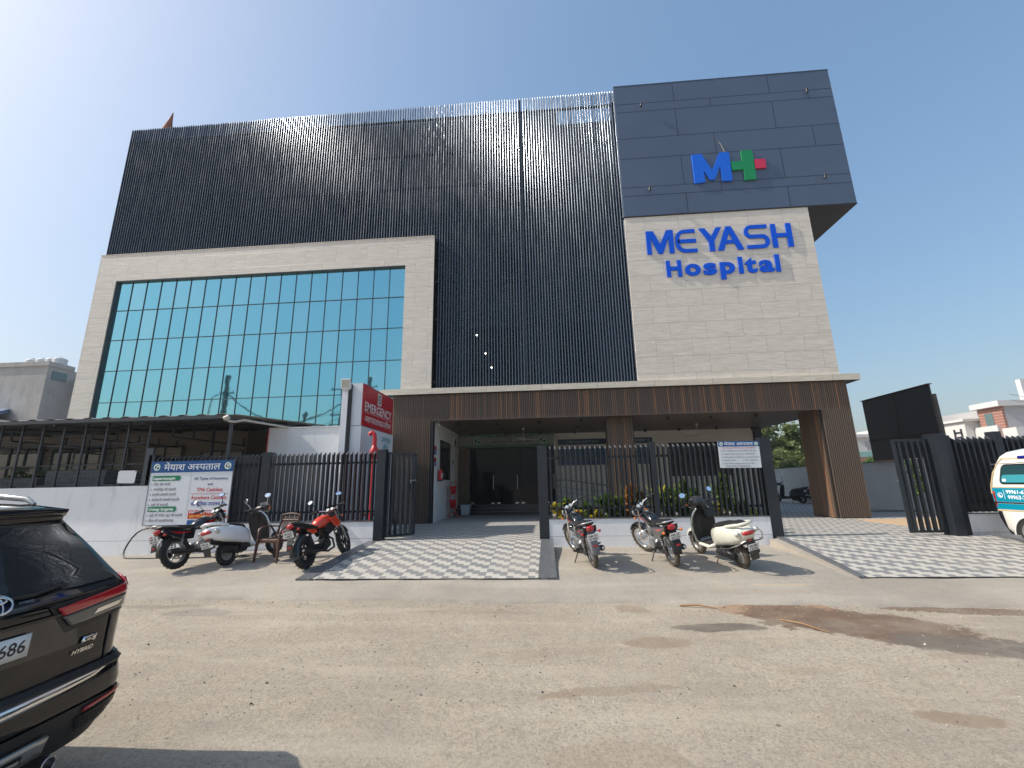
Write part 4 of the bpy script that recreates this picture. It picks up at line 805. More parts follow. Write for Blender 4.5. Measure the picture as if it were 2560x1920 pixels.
b.box(.06,1.0,-.004,-.002,.0,.10,7); tx('99963-22917',.97,.03,.05,.55,'R',1,.02)
b.build('lettering',[M['tgrey'],M['twhite'],M['tgreen'],M['tnavy'],M['tred'],mat('print_blue',(.06,.07,.32),.5),M['tyel'],M['blue']],t,norm=False)
for ex in (-.91,.91): b=MB(); emblem(b,(ex,-.004,h-.135),.095); b.build('emblem',[M['twhite'],M['tgreen'],M['ink']],t)
t=thing('insurance_board','small white insurance list board wired to the top of the middle fence','sign',(4.31,10.20,1.47),rz=rad(0),ry=rad(.8))
w,h=.885,.585
MB().box(-w/2,w/2,0,.012,0,h).build('board',M['signwhite'],t); MB().box(-w/2,w/2,-.003,-.001,h-.115,h).build('blue_header',M['blue'],t)
for ex in (-.375,.38): b=MB(); emblem(b,(ex,-.004,h-.058),.045); b.build('emblem',[M['twhite'],M['tgreen'],M['ink']],t)
b=MB(); tx('मेयाश अस~पताल',0,h-.092,.07,.62,'C',1,.008); tx('List of Insurance/TPAs/Corporate Empanelment',.0,.425,.028,.72,'C',2,.01)
for s_,z,x,ww in (('1. Star Health Insurance/HDFC ERGO',.36,-.40,.76),('2. Health India Insurance TPA/PHAS',.29,-.39,.72),('3. Aditya Birla Health Insurance/IHX.N.A',.22,-.38,.80),('4. Ericson TPA',.15,-.38,.28),('5. Navi  General',.155,.06,.30),('6. East West Assist Insurance TPA',.08,-.38,.68),('(HOLD HEALTH INSURANCE)',.022,-.32,.52)): tx(s_,x,z,.030,ww,'L',0,.012)
b.build('lettering',[M['tgrey'],M['twhite'],M['tred']],t,norm=False)
# ---------------- plants behind the middle fence
kinds=[('croton_shrub','leafy'),('green_shrub','leafg'),('bronze_shrub','leafo')]
def shrub(kind,x,y,hh,r_,n,sz,lab,cat='shrub'):
    t=thing(kind[0],lab,cat,(x,y,.0),group='shrubs in the planting bed behind the middle fence')
    leafmesh('foliage',[leafcloud((0,0,hh*.62),r_,r_*.8,hh*.40,n,sz,int(x*100)+3,clumps=8)],M[kind[1]],t)
    b=MB(); rr=random.Random(int(x*77))
    for k in range(4): a=rr.uniform(0,6.28); b.tube([(0,0,.0),(math.cos(a)*r_*.3,math.sin(a)*r_*.3,hh*.4),(math.cos(a)*r_*.5,math.sin(a)*r_*.5,hh*.8)],[.014,.01,.004],5)
    b.build('stem',M['bark'],t)
flat('planting_bed',[(.1,10.5,.36),(4.8,10.5,.36),(4.8,12.2,.36),(.1,12.2,.36)],mat('bed_soil',(.10,.075,.05),.9,var=.3,bump=.6)); 
tag(MB().box(.1,4.8,12.2,12.3,-.02,.40).build('bed_wall',M['bwall']),'low white wall at the back of the planting bed behind the bars','wall')
SH=[(1,.5,11.3,.95,.25,'mid green shrub in the second row behind the leftmost motorcycle'),(1,2.3,11.4,.8,.28,'low spreading green shrub at the foot of the wood column'),(1,3.7,11.4,.95,.28,'dense green shrub in the back row behind the ivory scooter'),(0,1.15,10.72,.66,.2,'low yellow green croton between the two left shrubs of the bed'),(0,.28,10.75,.78,.20,'bright yellow croton against the middle gate post, leftmost in the bed'),(0,.62,10.8,.72,.20,'yellow croton second from the left in the planting bed'),(1,.95,11.0,.82,.24,'green shrub with spotted yellow leaves behind the leftmost parked motorcycle'),(1,1.35,10.9,.95,.26,'broad leaved green shrub just right of the leftmost motorcycle'),(1,1.75,11.1,.90,.24,'pale green leafy shrub between the two right motorcycles'),(2,2.05,10.9,1.25,.20,'tall bronze and orange leaved shrub in front of the wood column'),(1,2.9,11.0,1.15,.26,'dark green shrub just right of the thick middle fence post'),(1,3.25,10.9,1.35,.20,'slim dark green shrub behind the scooter mirror'),(0,3.5,10.75,.72,.16,'small yellow croton behind the right scooter seat'),(0,3.85,10.8,.70,.18,'yellow croton clump below the small insurance board'),(1,4.1,11.0,1.3,.26,'tall green shrub directly below the insurance board'),(1,4.55,10.9,.72,.22,'low green shrub at the right end of the planting bed')]
for k,x,y,hh,r_,lab in SH: shrub(kinds[k],x,y,hh,r_*1.15,800 if k else 700,.085 if k else .06,lab)
def palm(x,y,hh,lab,m='leafg',n=16,L=.75,group='shrubs in the planting bed behind the middle fence',kind='small_palm'):
    t=thing(kind,lab,'palm',(x,y,.3),group=group); b=MB(); rr=random.Random(int(x*31))
    for k in range(n):
        a=k*2.4; l=L*rr.uniform(.7,1.1); up_=rr.uniform(.5,1.1); p=[(0,0,.15)]
        for s_ in (.35,.7,1.0): p.append((math.cos(a)*l*s_*.8,math.sin(a)*l*s_*.8,.15+hh*up_*(s_-.45*s_*s_)*1.6))
        b.tube(p,[.01,.035,.028,.003],4,flat=.2)
    b.build('fronds',M[m],t); MB().cyl((0,0,0),(0,0,.2),.05,.03).build('stem',M['bark'],t)
palm(2.2,11.25,.75,'small palm with narrow fanned leaves in front of the wood column'); palm(2.75,11.4,.8,'small palm just right of the wood column','leafy'); palm(3.1,11.6,.7,'dark small palm behind the white scooter'); palm(4.4,11.6,.85,'spiky palm under the right corner of the insurance board'); palm(1.5,11.5,.5,'low palm tuft behind the bars between the two right motorcycles')
t=thing('yard_sapling','small bright green sapling showing through the folded driveway gate','sapling',(9.6,12.6,0)); leafmesh('foliage',[leafcloud((0,0,1.1),.35,.3,.6,170,.09,11,clumps=7)],M['leafg'],t); MB().tube([(0,0,0),(.02,0,1.2)],[.02,.008],6).build('stem',M['bark'],t)
# ---------------- right side: compound wall, billboard
t=thing('compound_wall','long white side wall of the compound under the black billboard','wall'); MB().box(13.15,13.35,11.0,42,-.05,1.80).build('wall_face',mat('side_wall_paint',(.62,.64,.66),.8,var=.08,vscale=1,bump=.2,bscale=12),t); MB().box(13.13,13.37,11.0,42,1.802,1.83).build('coping',M['soffit'],t)
t=thing('drain_channel','low dark paved step at the foot of the compound wall behind the driveway','kerb'); MB().box(9.9,13.15,17.3,17.45,-.05,.05).build('step_edge',M['granite'],t)
t=thing('billboard','large black billboard seen from behind with thin rusty ribs above the compound wall','billboard')
MB().box(13.00,13.05,15.46,18.65,1.84,4.25).build('sheet',mat('black_flex_back',(.006,.009,.014),.55),t)
b=MB(); b.box(12.975,12.998,15.46,18.65,2.62,2.66); b.box(12.97,12.974,17.05,17.09,1.84,4.2); b.box(12.95,13.10,15.43,18.67,4.252,4.28); b.build('frame_ribs',mat('dark_rust',(.035,.018,.014),.8),t)
MB().box(12.97,13.07,15.32,15.42,1.84,3.9).build('support_post',mat('grey_rusty_steel',(.07,.06,.06),.7,var=.3),t)
# ---------------- far background
def tree(x,y,zb,h,r_,n,sz,lab,seed,m='leaf',group='trees beyond the compound wall',cl=26):
    t=thing('leafy_tree',lab,'tree',(x,y,zb),group=group)
    leafmesh('crown',[leafcloud((0,0,h*.62),r_,r_,h*.40,n,sz,seed,clumps=cl)],M[m],t)
    b=MB(); b.tube([(0,0,0),(.1,0,h*.25),(0,.1,h*.5)],[.22,.17,.10],8)
    rr=random.Random(seed)
    for k in range(6): a=rr.uniform(0,6.3); b.tube([(0,0,h*.3),(math.cos(a)*r_*.35,math.sin(a)*r_*.35,h*.5),(math.cos(a)*r_*.65,math.sin(a)*r_*.65,h*.75)],[.10,.06,.02],6)
    b.build('trunk',M['bark'],t)
tree(17.7,37,-.5,7.0,2.9,5200,.22,'tall full green tree behind the fence post, leftmost beyond the compound wall',21)
tree(20.3,39,-.5,5.6,2.2,3600,.2,'medium green tree just left of the right wood pillar',22)
tree(22.6,40,-.5,4.6,2.0,3000,.18,'lower yellowish green tree seen against the right wood pillar',23)
tree(17.0,33,-.5,3.9,1.8,2600,.18,'dark round bushy tree low behind the blue shaded wall',24)
def house(lab,parts,wins,name='white_house',extra=None):
    t=thing(name,lab,'house')
    for nm,bx,m in parts: 
        mb=MB(); 
        mb.box(*bx); mb.build(nm,m,t)
    for bx,m in wins: f_=MB().box(*bx).build('window',m,t)
    return t
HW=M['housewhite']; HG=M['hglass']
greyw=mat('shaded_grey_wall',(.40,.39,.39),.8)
# corner house with brick tower (x=55 left face)
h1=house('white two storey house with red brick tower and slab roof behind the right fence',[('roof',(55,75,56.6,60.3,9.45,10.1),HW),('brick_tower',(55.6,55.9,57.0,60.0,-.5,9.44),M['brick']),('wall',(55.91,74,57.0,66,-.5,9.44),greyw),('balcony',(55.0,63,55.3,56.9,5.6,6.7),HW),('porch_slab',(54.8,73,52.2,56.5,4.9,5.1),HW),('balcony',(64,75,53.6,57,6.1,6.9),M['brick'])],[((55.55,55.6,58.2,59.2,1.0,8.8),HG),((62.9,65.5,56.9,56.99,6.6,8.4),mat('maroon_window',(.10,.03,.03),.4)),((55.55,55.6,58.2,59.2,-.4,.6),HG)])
b=MB()
for k in range(8): b.cyl((63.1+k*1.4,55.4,6.7),(63.1+k*1.4,55.4,7.4),.03,n=5)
b.box(63,75,55.37,55.43,7.4,7.46); b.build('railing',M['fence'],h1)
house('tall white stair block rising at the right edge behind the brick tower house',[('wall',(57.5,66,61.5,70,9.5,9.6),HW),('stair_block',(62,72,60.3,60.9,9.5,13.4),HW),('blue_tank_panel',(63.5,66,59.9,60.2,9.6,10.5),mat('blue_panel',(.03,.07,.3),.5))],[])
h2=house('low white house with ladder shaped grille left of the brick tower house',[('wall',(54.2,62,60.6,67,-.5,8.1),HW),('roof',(53.8,62,60.2,67.3,8.1,8.4),HW),('wall',(55.2,57,57.6,60.5,-.5,7.2),HW)],[])
b=MB(); 
for k in range(6): b.box(54.05,54.18,61.2,62.1,3.6+k*.62,3.75+k*.62)
b.box(54.05,54.18,61.1,61.25,3.4,7.2); b.box(54.05,54.18,62.05,62.2,3.4,7.2); b.build('grille',M['fence'],h2)
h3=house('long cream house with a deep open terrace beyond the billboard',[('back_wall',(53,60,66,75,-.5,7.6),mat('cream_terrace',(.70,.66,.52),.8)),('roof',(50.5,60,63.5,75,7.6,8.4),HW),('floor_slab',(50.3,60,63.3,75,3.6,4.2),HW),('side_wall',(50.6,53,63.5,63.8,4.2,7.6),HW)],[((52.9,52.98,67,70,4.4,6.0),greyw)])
t=thing('roof_tank','small white round tank on the roof of the long cream house','water tank',(53.2,67,8.4)); MB().lathe([(.001,0),(.6,0),(.6,1.0),(.5,1.15),(.001,1.2)],n=14).build('drum',M['sintex'],t); MB().cyl((0,0,1.2),(0,0,1.3),.2,n=8).build('lid',M['black'],t)
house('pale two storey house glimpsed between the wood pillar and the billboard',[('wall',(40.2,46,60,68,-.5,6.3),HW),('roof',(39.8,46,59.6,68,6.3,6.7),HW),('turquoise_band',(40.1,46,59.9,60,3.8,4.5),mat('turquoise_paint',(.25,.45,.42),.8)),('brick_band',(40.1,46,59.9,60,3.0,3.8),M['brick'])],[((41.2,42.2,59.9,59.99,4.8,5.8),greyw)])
tree(38.6,55,-.5,3.9,1.6,1400,.2,'pale roadside tree in front of the pale house beyond the pillar',31,'leafg','trees beyond the compound wall',14)
house('distant grey flat roofed house rising above the trees beside the wood pillar',[('wall',(42,46,80,86,-.5,7.2),greyw),('parapet',(43,45,80,85,7.2,8.2),HW)],[((42.6,43.6,79.9,79.99,5.4,6.4),HG)],name='grey_house')
t=house('large unfinished grey rendered building at the far left behind the canteen roof',[('wall',(-62,-38.4,30,48,-.5,10.9),M['greyconc']),('parapet',(-62,-38.3,29.9,31.85,10.9,11.25),M['greyconc']),('wall',(-62,-35.9,32.0,48,-.5,10.2),M['greyconc']),('red_shaft',(-36.4,-35.85,31.7,31.99,-.5,9.0),mat('maroon_tiles',(.22,.07,.07),.8)),('blue_shaft',(-36.9,-36.45,31.2,31.69,-.5,6.9),mat('faded_blue_paint',(.08,.13,.25),.7))],[((-38.39,-38.33,30.35,31.4,9.9,10.55),HG)],name='grey_building')
for k,(x,s_) in enumerate(((-41.2,.38),(-40.3,.38),(-39.45,.38),(-38.75,.45))):
    t=thing('roof_tank',['leftmost white water tank','second white water tank from the left','third white water tank from the left','largest rightmost white water tank'][k]+' on the grey building roof','water tank',(x,31.0,11.0),group='white water tanks on the grey building')
    MB().lathe([(.001,0),(s_,0),(s_*1.03,.3),(s_,.35),(s_*1.03,.65),(s_,.7),(s_*.95,.72),(s_*.5,.83),(.001,.85)],n=18).build('drum',M['sintex'],t); MB().cyl((0,0,.84),(0,0,.89),s_*.25,n=10).build('lid',M['sintex'],t)
t=thing('blue_shed_roof','small faded blue sheet roof at the far left edge above the canteen roof','shed',(-40,28,0)); MB().add([(-6,0,6.9),(.6,0,6.9),(-1.5,3,7.9),(-6,3,8.0),(-6,0,6.6),(.6,0,6.6),(-1.5,3,7.6),(-6,3,7.7)],[(0,1,2,3),(7,6,5,4),(0,4,5,1),(1,5,6,2),(2,6,7,3),(3,7,4,0)]).build('roof',mat('blue_sheet',(.10,.17,.32),.5),t); MB().box(-5.9,-.3,.3,2.8,-.5,6.6).build('wall',M['cream'],t)
# ---------------- utility poles across the road (seen mirrored in the glass front)
def upole(x,y,h,lab,arms=(),cr=.13):
    t=thing('utility_pole',lab,'utility pole',(x,y,-.5),group='utility poles across the road'); MB().cyl((0,0,0),(0,0,h),cr,cr*.75,n=10).build('pole',mat('weathered_pole',(.05,.045,.04),.8),t)
    b=MB()
    for z,w_ in arms: b.box(-w_/2,w_/2,-.05,.05,z-.04,z+.04); [b.cyl((s_*w_/2*.9,0,z),(s_*w_/2*.9,0,z+.16),.04,n=6) for s_ in (-1,1)]
    if arms: b.build('crossarm',M['darkmetal'],t)
    return t
vy=2*(YF+.12)
P1=(-26.3,vy-33.5); P2=(-16.2,vy-33.5)
upole(P1[0]+.1,P1[1],11.0,'tall plain pole across the road mirrored left of centre in the cyan glass',[(9.55,1.2)],.22)
p2=upole(P2[0],P2[1],10.0,'two armed utility pole across the road mirrored near the emergency sign',[(9.5,2.0),(7.4,1.8),(6.6,2.0)],.17)
upole(-14.0,vy-33.5,10.4,'partner pole beside the two armed utility pole across the road',[(9.6,1.2)],.17)
upole(-19.2,vy-33.5,7.7,'short utility pole across the road mirrored low in the glass',[(7.4,.3)],.14)
b=MB(); 
def cat(a,c,sag,r=.035,n=14): b.tube([tuple(Vector(a).lerp(Vector(c),i/n)-Vector((0,0,sag*4*(i/n)*(1-i/n)))) for i in range(n+1)],r,5)
cat((P1[0],P1[1],9.2),(P2[0],P2[1],7.9),2.1,.055); cat((P2[0],P2[1],6.6),(-30,P2[1]-3,5.6),.5,.02); cat((P2[0],P2[1],7.2),(-30,P2[1]-2,6.3),.5,.02); cat((P2[0],P2[1],8.9),(6,P2[1],9.2),.8,.03); b.tube([(P1[0]-.6,P1[1],9.0),(P1[0]-1.1,P1[1],8.6),(P1[0]-1.2,P1[1],7),(P1[0]-1.15,P1[1],0)],.05,5)
tag(b.build('overhead_cable',M['black']),'black overhead cable sagging between the two poles across the road','cable')
b=MB()
for z0,z1 in ((8.0,8.8),(7.5,8.2),(7.0,7.6)): cat((40,40,z0),(75,60,z1),.3,.02)
tag(b.build('overhead_wires',M['tgrey']),'thin overhead wires running past the houses at the far right','wire')
# hose and twigs
b=MB(); b.tube([(-9.3,10.28,.30),(-9.42,10.26,.335),(-9.55,10.24,.34),(-9.66,10.22,.31),(-9.75,10.19,.24),(-9.81,10.14,.13),(-9.84,10.09,.0),(-9.83,10.02,-.12),(-9.77,9.95,-.21),(-9.68,9.89,-.26),(-9.55,9.84,-.275),(-9.4,9.79,-.27),(-9.2,9.75,-.26),(-8.2,9.6,-.23),(-7.3,9.5,-.20),(-6.4,9.45,-.18)],.018,8); tag(b.build('black_hose',M['black']),'black rubber hose looped from the white wall behind the left motorcycle','hose')
for i,(x0,y0,x1,y1,r_) in enumerate(((1.75,6.62,2.2,6.52,.012),(2.75,6.0,3.05,5.55,.007))):
    b=MB(); b.tube([(x0,y0,-.445),((x0+x1)/2,(y0+y1)/2+.02,-.43),(x1,y1,-.45)],[r_,r_,r_*.5],5); tag(b.build('dry_stick',mat('dry_stick_wood',(.38,.22,.10),.9)),['thick brown dry stick lying along the road edge','thin pale dry stick lying on the wet mud patch'][i],'stick')
# loose gravel
r=np.random.default_rng(9); mb=MB()
for k in range(2600):
    if k<900: x=r.uniform(-7,6); y=edge(x)-abs(r.normal())*.22-.02
    else: y=r.uniform(2.0,6.6); x=r.uniform(-1.1*y,1.1*y)
    s_=r.uniform(.003,.010)*(1.8 if k%29==0 else 1)*(.6 if y<3.5 else 1); z=ROADZ-.003+hn(x,y)*.35; a=r.uniform(0,6.3)
    v=[(x+math.cos(a+j*2.1)*s_*r.uniform(.7,1.2),y+math.sin(a+j*2.1)*s_*r.uniform(.7,1.2),z) for j in range(3)]+[(x+r.normal()*s_*.2,y+r.normal()*s_*.2,z+s_*.9)]
    mb.add(v,[(0,1,3),(1,2,3),(2,0,3)],int(r.integers(0,3)),False)
tag(mb.build('gravel',[mat('gravel_grey',(.22,.2,.18),.9),mat('gravel_pale',(.48,.44,.38),.9),mat('gravel_dark',(.10,.085,.075),.9)]),kind='stuff')
# =====================================================================
#                        TWO WHEELERS
# =====================================================================
def wheel(parent,x,z,R,tw,style,front=False,dust=False,name='wheel',y=0):
    """tyre > rim"""
    t=MB(); m=12; prof2=[]
    for j in range(m): a=2*math.pi*j/m; prof2.append((tw*1.05*math.cos(a),tw*math.sin(a)*(.9)))
    t.ring((x,y,z),(0,1,0),R-tw*1.05,prof2,44)
    for k in range(44):
        a=2*math.pi*k/44; c=Vector((x+math.cos(a)*(R-.0035),y+(.35 if k%2 else -.35)*tw,z+math.sin(a)*(R-.0035))); t.obox(c,(.008,tw*.75,.010),(0,-a,0))
    ty=t.build('tyre',M['dustrub' if dust else 'rubber'],parent)
    r=MB(); ri=R-tw*2.0
    r.ring((x,y,z),(0,1,0),ri,[(-.012,-tw*.55),(.008,-tw*.6),(.016,-tw*.45),(.0,-tw*.2),(.0,tw*.2),(.016,tw*.45),(.008,tw*.6),(-.012,tw*.55)],36)
    r.cyl((x,y-.06,z),(x,y+.06,z),.035,n=14); r.cyl((x,y-.045,z),(x,y-.035,z),ri*.36,n=20)
    if style=='wire':
        for k in range(28): a=2*math.pi*k/28; s_=1 if k%2 else -1; r.cyl((x+.03*math.cos(a+.5*s_),y+.03*s_,z+.03*math.sin(a+.5*s_)),(x+ri*math.cos(a),y,z+ri*math.sin(a)),.0028,n=4,caps=False)
        mm=M['chrome']
    elif style=='disc':
        r.lathe([(0,0)],n=3); r.cyl((x,y-tw*.5,z),(x,y+tw*.3,z),ri*.9,n=26); 
        for k in range(5): a=k*1.257; r.cyl((x+ri*.45*math.cos(a),y-tw*.55,z+ri*.45*math.sin(a)),(x+ri*.45*math.cos(a),y-tw*.5,z+ri*.45*math.sin(a)),.02,n=8)
        mm=M['alloy']
    else:
        for k in range(5):
            a=2*math.pi*k/5+.3
            for da in (-.10,.10) if style=='alloyblack' else (0,): r.tube([(x+.03*math.cos(a),y,z+.03*math.sin(a)),(x+ri*math.cos(a+da*1.5),y,z+ri*math.sin(a+da*1.5))],[.016,.012] if style=='alloyblack' else [.024,.017],6,flat=.7)
        mm=M['black'] if style=='alloyblack' else M['alloy']
    r.build('rim',mm,ty); return ty
def platem(parent,c,w,h,tilt,lines,ex=(0,-1,0),nrm=None,name='number_plate'):
    """plate facing local -x (rearwards)"""
    c=Vector(c); up_=Vector((math.sin(tilt),0,math.cos(tilt))); rt_=Vector((0,-1,0)); nn=rt_.cross(up_)
    b=MB(); P=lambda a,bb,t: c+rt_*a+up_*bb+nn*t
    b.add([P(-w/2,-h/2,0),P(w/2,-h/2,0),P(w/2,h/2,0),P(-w/2,h/2,0),P(-w/2,-h/2,-.004),P(w/2,-h/2,-.004),P(w/2,h/2,-.004),P(-w/2,h/2,-.004)],[(0,1,2,3),(7,6,5,4),(0,4,5,1),(1,5,6,2),(2,6,7,3),(3,7,4,0)])
    pl=b.build(name,M['plate'],parent); b=MB()
    for i,(s_,zz,hh) in enumerate(lines): text(s_,P(0,zz,.002),rt_,up_,hh,w*.72,'C',bold=.02,mb=b)
    b.build('plate_lettering',M['ink'],pl); return pl
def mirror(parent,base,top,tilt,col='black',sz=(.06,.045)):
    b=MB(); mid=Vector(base).lerp(Vector(top),.6)+Vector((.02,0,-.01)); b.tube([base,mid,top],.006,6); c=Vector(top)+Vector((0,0,sz[1]*.7)); 
    R=Matrix.Rotation(tilt,3,'Y')@Matrix.Rotation(rad(90),3,'Y')
    q=MB(); q.ell(c+Vector((.014,0,0)),.9*sz[1],sz[0],.016,16,6,rot=R); mb_=b; v=q
    mb_.v+=[]; b.add(q.v,q.f,0,True); o_=b.build('mirror',M[col],parent)
    g=MB(); N=20; v=[c+R@Vector((.82*sz[1]*math.cos(2*math.pi*i/N),.92*sz[0]*math.sin(2*math.pi*i/N),-.010)) for i in range(N)]; g.add(v,[tuple(range(N))]); g.build('mirror_glass',M['mirror'],o_)
def motorcycle(lab,loc,rz,lean,st):
    """local: +x forward from the rear axle, +y left, z up; wheels touch z=0"""
    t=thing('motorcycle',lab,'motorcycle',loc,rz,rx=lean)
    L,R,tw=st.get('L',1.27),.298,st.get('tw',.047); P_=M[st['paint']]; dk=M['darkmetal']; bk=M['black']
    wheel(t,0,R,R,st.get('rtw',tw),st['wheel'],dust=st.get('dust')); 
    fr_=thing  # front wheel with fork turned slightly
    fs=bpy.data.objects.new('front_fork',None)
    steer=st.get('steer',.25)
    # fork + front wheel built in steering frame baked by rotation about head axis
    ax0=Vector((L-.30,0,.88)); axd=Vector((.42,0,-.9)).normalized(); RS=Matrix.Rotation(-steer,3,axd)
    def tr(mb): mb.v=[tuple(ax0+RS@(Vector(v)-ax0)) for v in mb.v]; return mb
    def bt(mb,name,m,par=None): return tr(mb).build(name,m,par or t)
    w_=wheel(t,L,R,R,tw,st.get('fwheel',st['wheel']),True,dust=st.get('dust'))
    for o_ in [w_]+list(w_.children):
        for v in o_.data.vertices: v.co=ax0+RS@(v.co-ax0)
    for s_ in (-1,1):
        b=MB(); b.tube([(L,s_*.085,R-.01),(L-.145,s_*.085,.60)],[.026,.026],8); b.tube([(L-.145,s_*.085,.60),(L-.30,s_*.085,.93)],[.018,.018],8); bt(b,'fork_leg',M['chrome'] if st.get('chromefork') else M['alloy'])
    # front mudguard
    b=MB(); v=[];n=12
    for i in range(n+1):
        a=rad(30+120*i/n); rr=R+.03
        for yy,dz in ((-.058,-.03),(-.035,0),(.035,0),(.058,-.03)): v.append((L+math.cos(a)*(rr+dz),yy,R+math.sin(a)*(rr+dz)))
    b.add(v,[(i*4+j,(i+1)*4+j,(i+1)*4+j+1,i*4+j+1) for i in range(n) for j in range(3)],0,True); bt(b,'front_mudguard',M['black'] if st.get('sport') else (M['steel'] if st.get('chromefender') else P_))
    # headlight + dials
    b=MB(); b.ell((L-.20,0,.86),.11,.105,.115,16,10); b.obox((L-.27,0,.97),(.10,.17,.05),(0,rad(-30),0),bev=.012)
    if st.get('visor',1): b.add([(L-.15,-.09,.93),(L-.15,.09,.93),(L-.27,.075,1.06),(L-.27,-.075,1.06)],[(0,1,2,3)])
    bt(b,'headlight_cowl',P_ if not st.get('sport') else bk); b=MB(); b.ell((L-.10,0,.86),.022,.085,.09,14,8); bt(b,'headlight',M['clear'])
    b=MB(); 
    for s_ in (-1,1): b.cyl((L-.305,s_*.045,.985),(L-.315,s_*.045,.992),.034,n=16)
    bt(b,'instrument_dials',M['clear'])
    # handlebar
    hb=st.get('hb',.05); b=MB(); path=[(L-.44,.36,.98+hb),(L-.40,.24,.99+hb),(L-.31,.12,.97+hb*.6),(L-.30,.05,.94),(L-.30,-.05,.94),(L-.31,-.12,.97+hb*.6),(L-.40,-.24,.99+hb),(L-.44,-.36,.98+hb)]; b.tube(path,.0115,8)
    bt(b,'handlebar',M['chrome'])
    for s_ in (-1,1):
        b=MB(); b.tube([(L-.40,s_*.25,.99+hb),(L-.445,s_*.375,.98+hb)],.018,8); b.obox((L-.385,s_*.22,.985+hb),(.05,.05,.045),(0,0,s_*.3)); b.tube([(L-.37,s_*.24,.975+hb),(L-.36,s_*.36,.965+hb)],.006,5); bt(b,'handle_grip',M['rubber'])
    for s_ in st.get('mirrors',(-1,1)):
        b0=(L-.38,s_*.22,1.0+hb); b1=(L-.44,s_*.30,1.17+hb)
        q=MB(); q.tube([b0,(L-.38,s_*.26,1.1+hb),b1],.006,6); c=Vector(b1)+Vector((0,0,.03)); Rm=Matrix.Rotation(rad(110),3,'Y')@Matrix.Rotation(s_*.25,3,'X'); q.ell(c+Vector((.013,0,0)),.042,.062,.015,16,6,rot=Rm); mo=bt(q,'mirror',bk)
        g=MB(); N=18; g.add([c+Rm@Vector((.036*math.cos(2*math.pi*i/N),.056*math.sin(2*math.pi*i/N),-.012)) for i in range(N)],[tuple(range(N))]); bt(g,'mirror_glass',M['mirror'],mo)
    for s_ in (-1,1):
        b=MB(); b.tube([(L-.22,s_*.08,.80),(L-.22,s_*.17,.80)],.008,5); b.ell((L-.22,s_*.185,.80),.028,.022,.022,10,6,mi=1); bt(b,'indicator',[bk,M['orangelens']])
    # frame + engine
    b=MB(); b.tube([(L-.30,0,.88),(L-.42,0,.62),(.62,0,.30),(.36,0,.25)],.022,8); b.tube([(L-.32,0,.84),(.55,0,.72),(.20,0,.62),(-.18,0,.70)],.022,8); b.tube([(.36,.0,.25),(.25,0,.45),(.20,0,.62)],.022,8)
    for s_ in (-1,1): b.tube([(.38,s_*.08,.32),(0,s_*.085,R)],.017,6); b.tube([(.36,s_*.12,.27),(.20,s_*.2,.27)],.014,6)
    b.build('frame',bk,t)
    e=MB(); e.obox((.50,0,.34),(.34,.22,.20),(0,rad(-8),0),bev=.03); e.cyl((.44,-.15,.33),(.44,.15,.33),.10,n=20); e.cyl((.58,-.12,.34),(.58,.13,.34),.075,n=18)
    for k in range(7): e.obox((.60+.012*k,0,.44+.022*k),(.15,.17,.008),(0,rad(-20),0))
    e.obox((.63,0,.50),(.11,.13,.18),(0,rad(-20),0)); e.obox((.66,0,.61),(.13,.14,.05),(0,rad(-20),0),bev=.01); e.cyl((.44,-.152,.33),(.44,-.165,.33),.07,n=18); e.build('engine',[dk if st.get('sport') else M['alloy']],t)
    # tank
    ts=st.get('tanks',((.36,.70,.06,.05),(.42,.735,.10,.085),(.55,.765,.128,.115),(.68,.785,.138,.118),(.80,.785,.125,.10),(.88,.78,.07,.06)))
    b=MB(); b.loft(ts,20,0,2.3); tk=b.build('fuel_tank',P_,t); q=MB(); q.cyl((.68,0,.895),(.68,0,.91),.035,n=16); q.build('fuel_cap',M['chrome'],tk)
    if st.get('sport'):
        for s_ in (-1,1):
            b=MB(); b.prism([(.62,.80),(.86,.84),(1.0,.70),(.93,.60),(.80,.64),(.70,.74)],(0,s_*.125,0),X_,Z_,(0,s_*.05,0)); bevel(b.build('tank_shroud',P_,t),.015); b=MB(); b.prism([(.62,.72),(.80,.74),(.86,.60),(.60,.50),(.50,.62)],(0,s_*.115,0),X_,Z_,(0,s_*.03,0)); b.build('frame_cover',bk,t)
            b=MB(); b.prism([(-.02,.70),(.25,.66),(.28,.60),(.12,.58)],(0,s_*.10,0),X_,Z_,(0,s_*.03,0)); bevel(b.build('tail_panel',P_,t),.01)
            b=MB(); b.prism([(.66,.86),(.80,.865),(.92,.80),(.82,.78)],(0,s_*.142,0),X_,Z_,(0,s_*.012,0)); b.build('tank_decal',bk,t)
        b=MB(); b.loft(((.36,.68,.09,.04),(.2,.73,.12,.035),(.05,.77,.12,.035),(-.05,.80,.10,.035),(-.20,.84,.085,.03),(-.30,.85,.05,.025)),16,0,2.6); b.build('seat',M['seat'],t)
        b=MB(); b.loft(((.1,.70,.11,.05),(-.1,.76,.09,.045),(-.26,.79,.06,.03)),12); b.build('tail_unit',bk,t)
        tl=(-.30,.80)
    else:
        b=MB(); b.loft(((.40,.73,.08,.025),(.30,.735,.115,.04),(.1,.75,.125,.045),(-.05,.775,.125,.045),(-.22,.79,.115,.042),(-.31,.795,.07,.025)),18,0,2.8); b.build('seat',M['seat'],t)
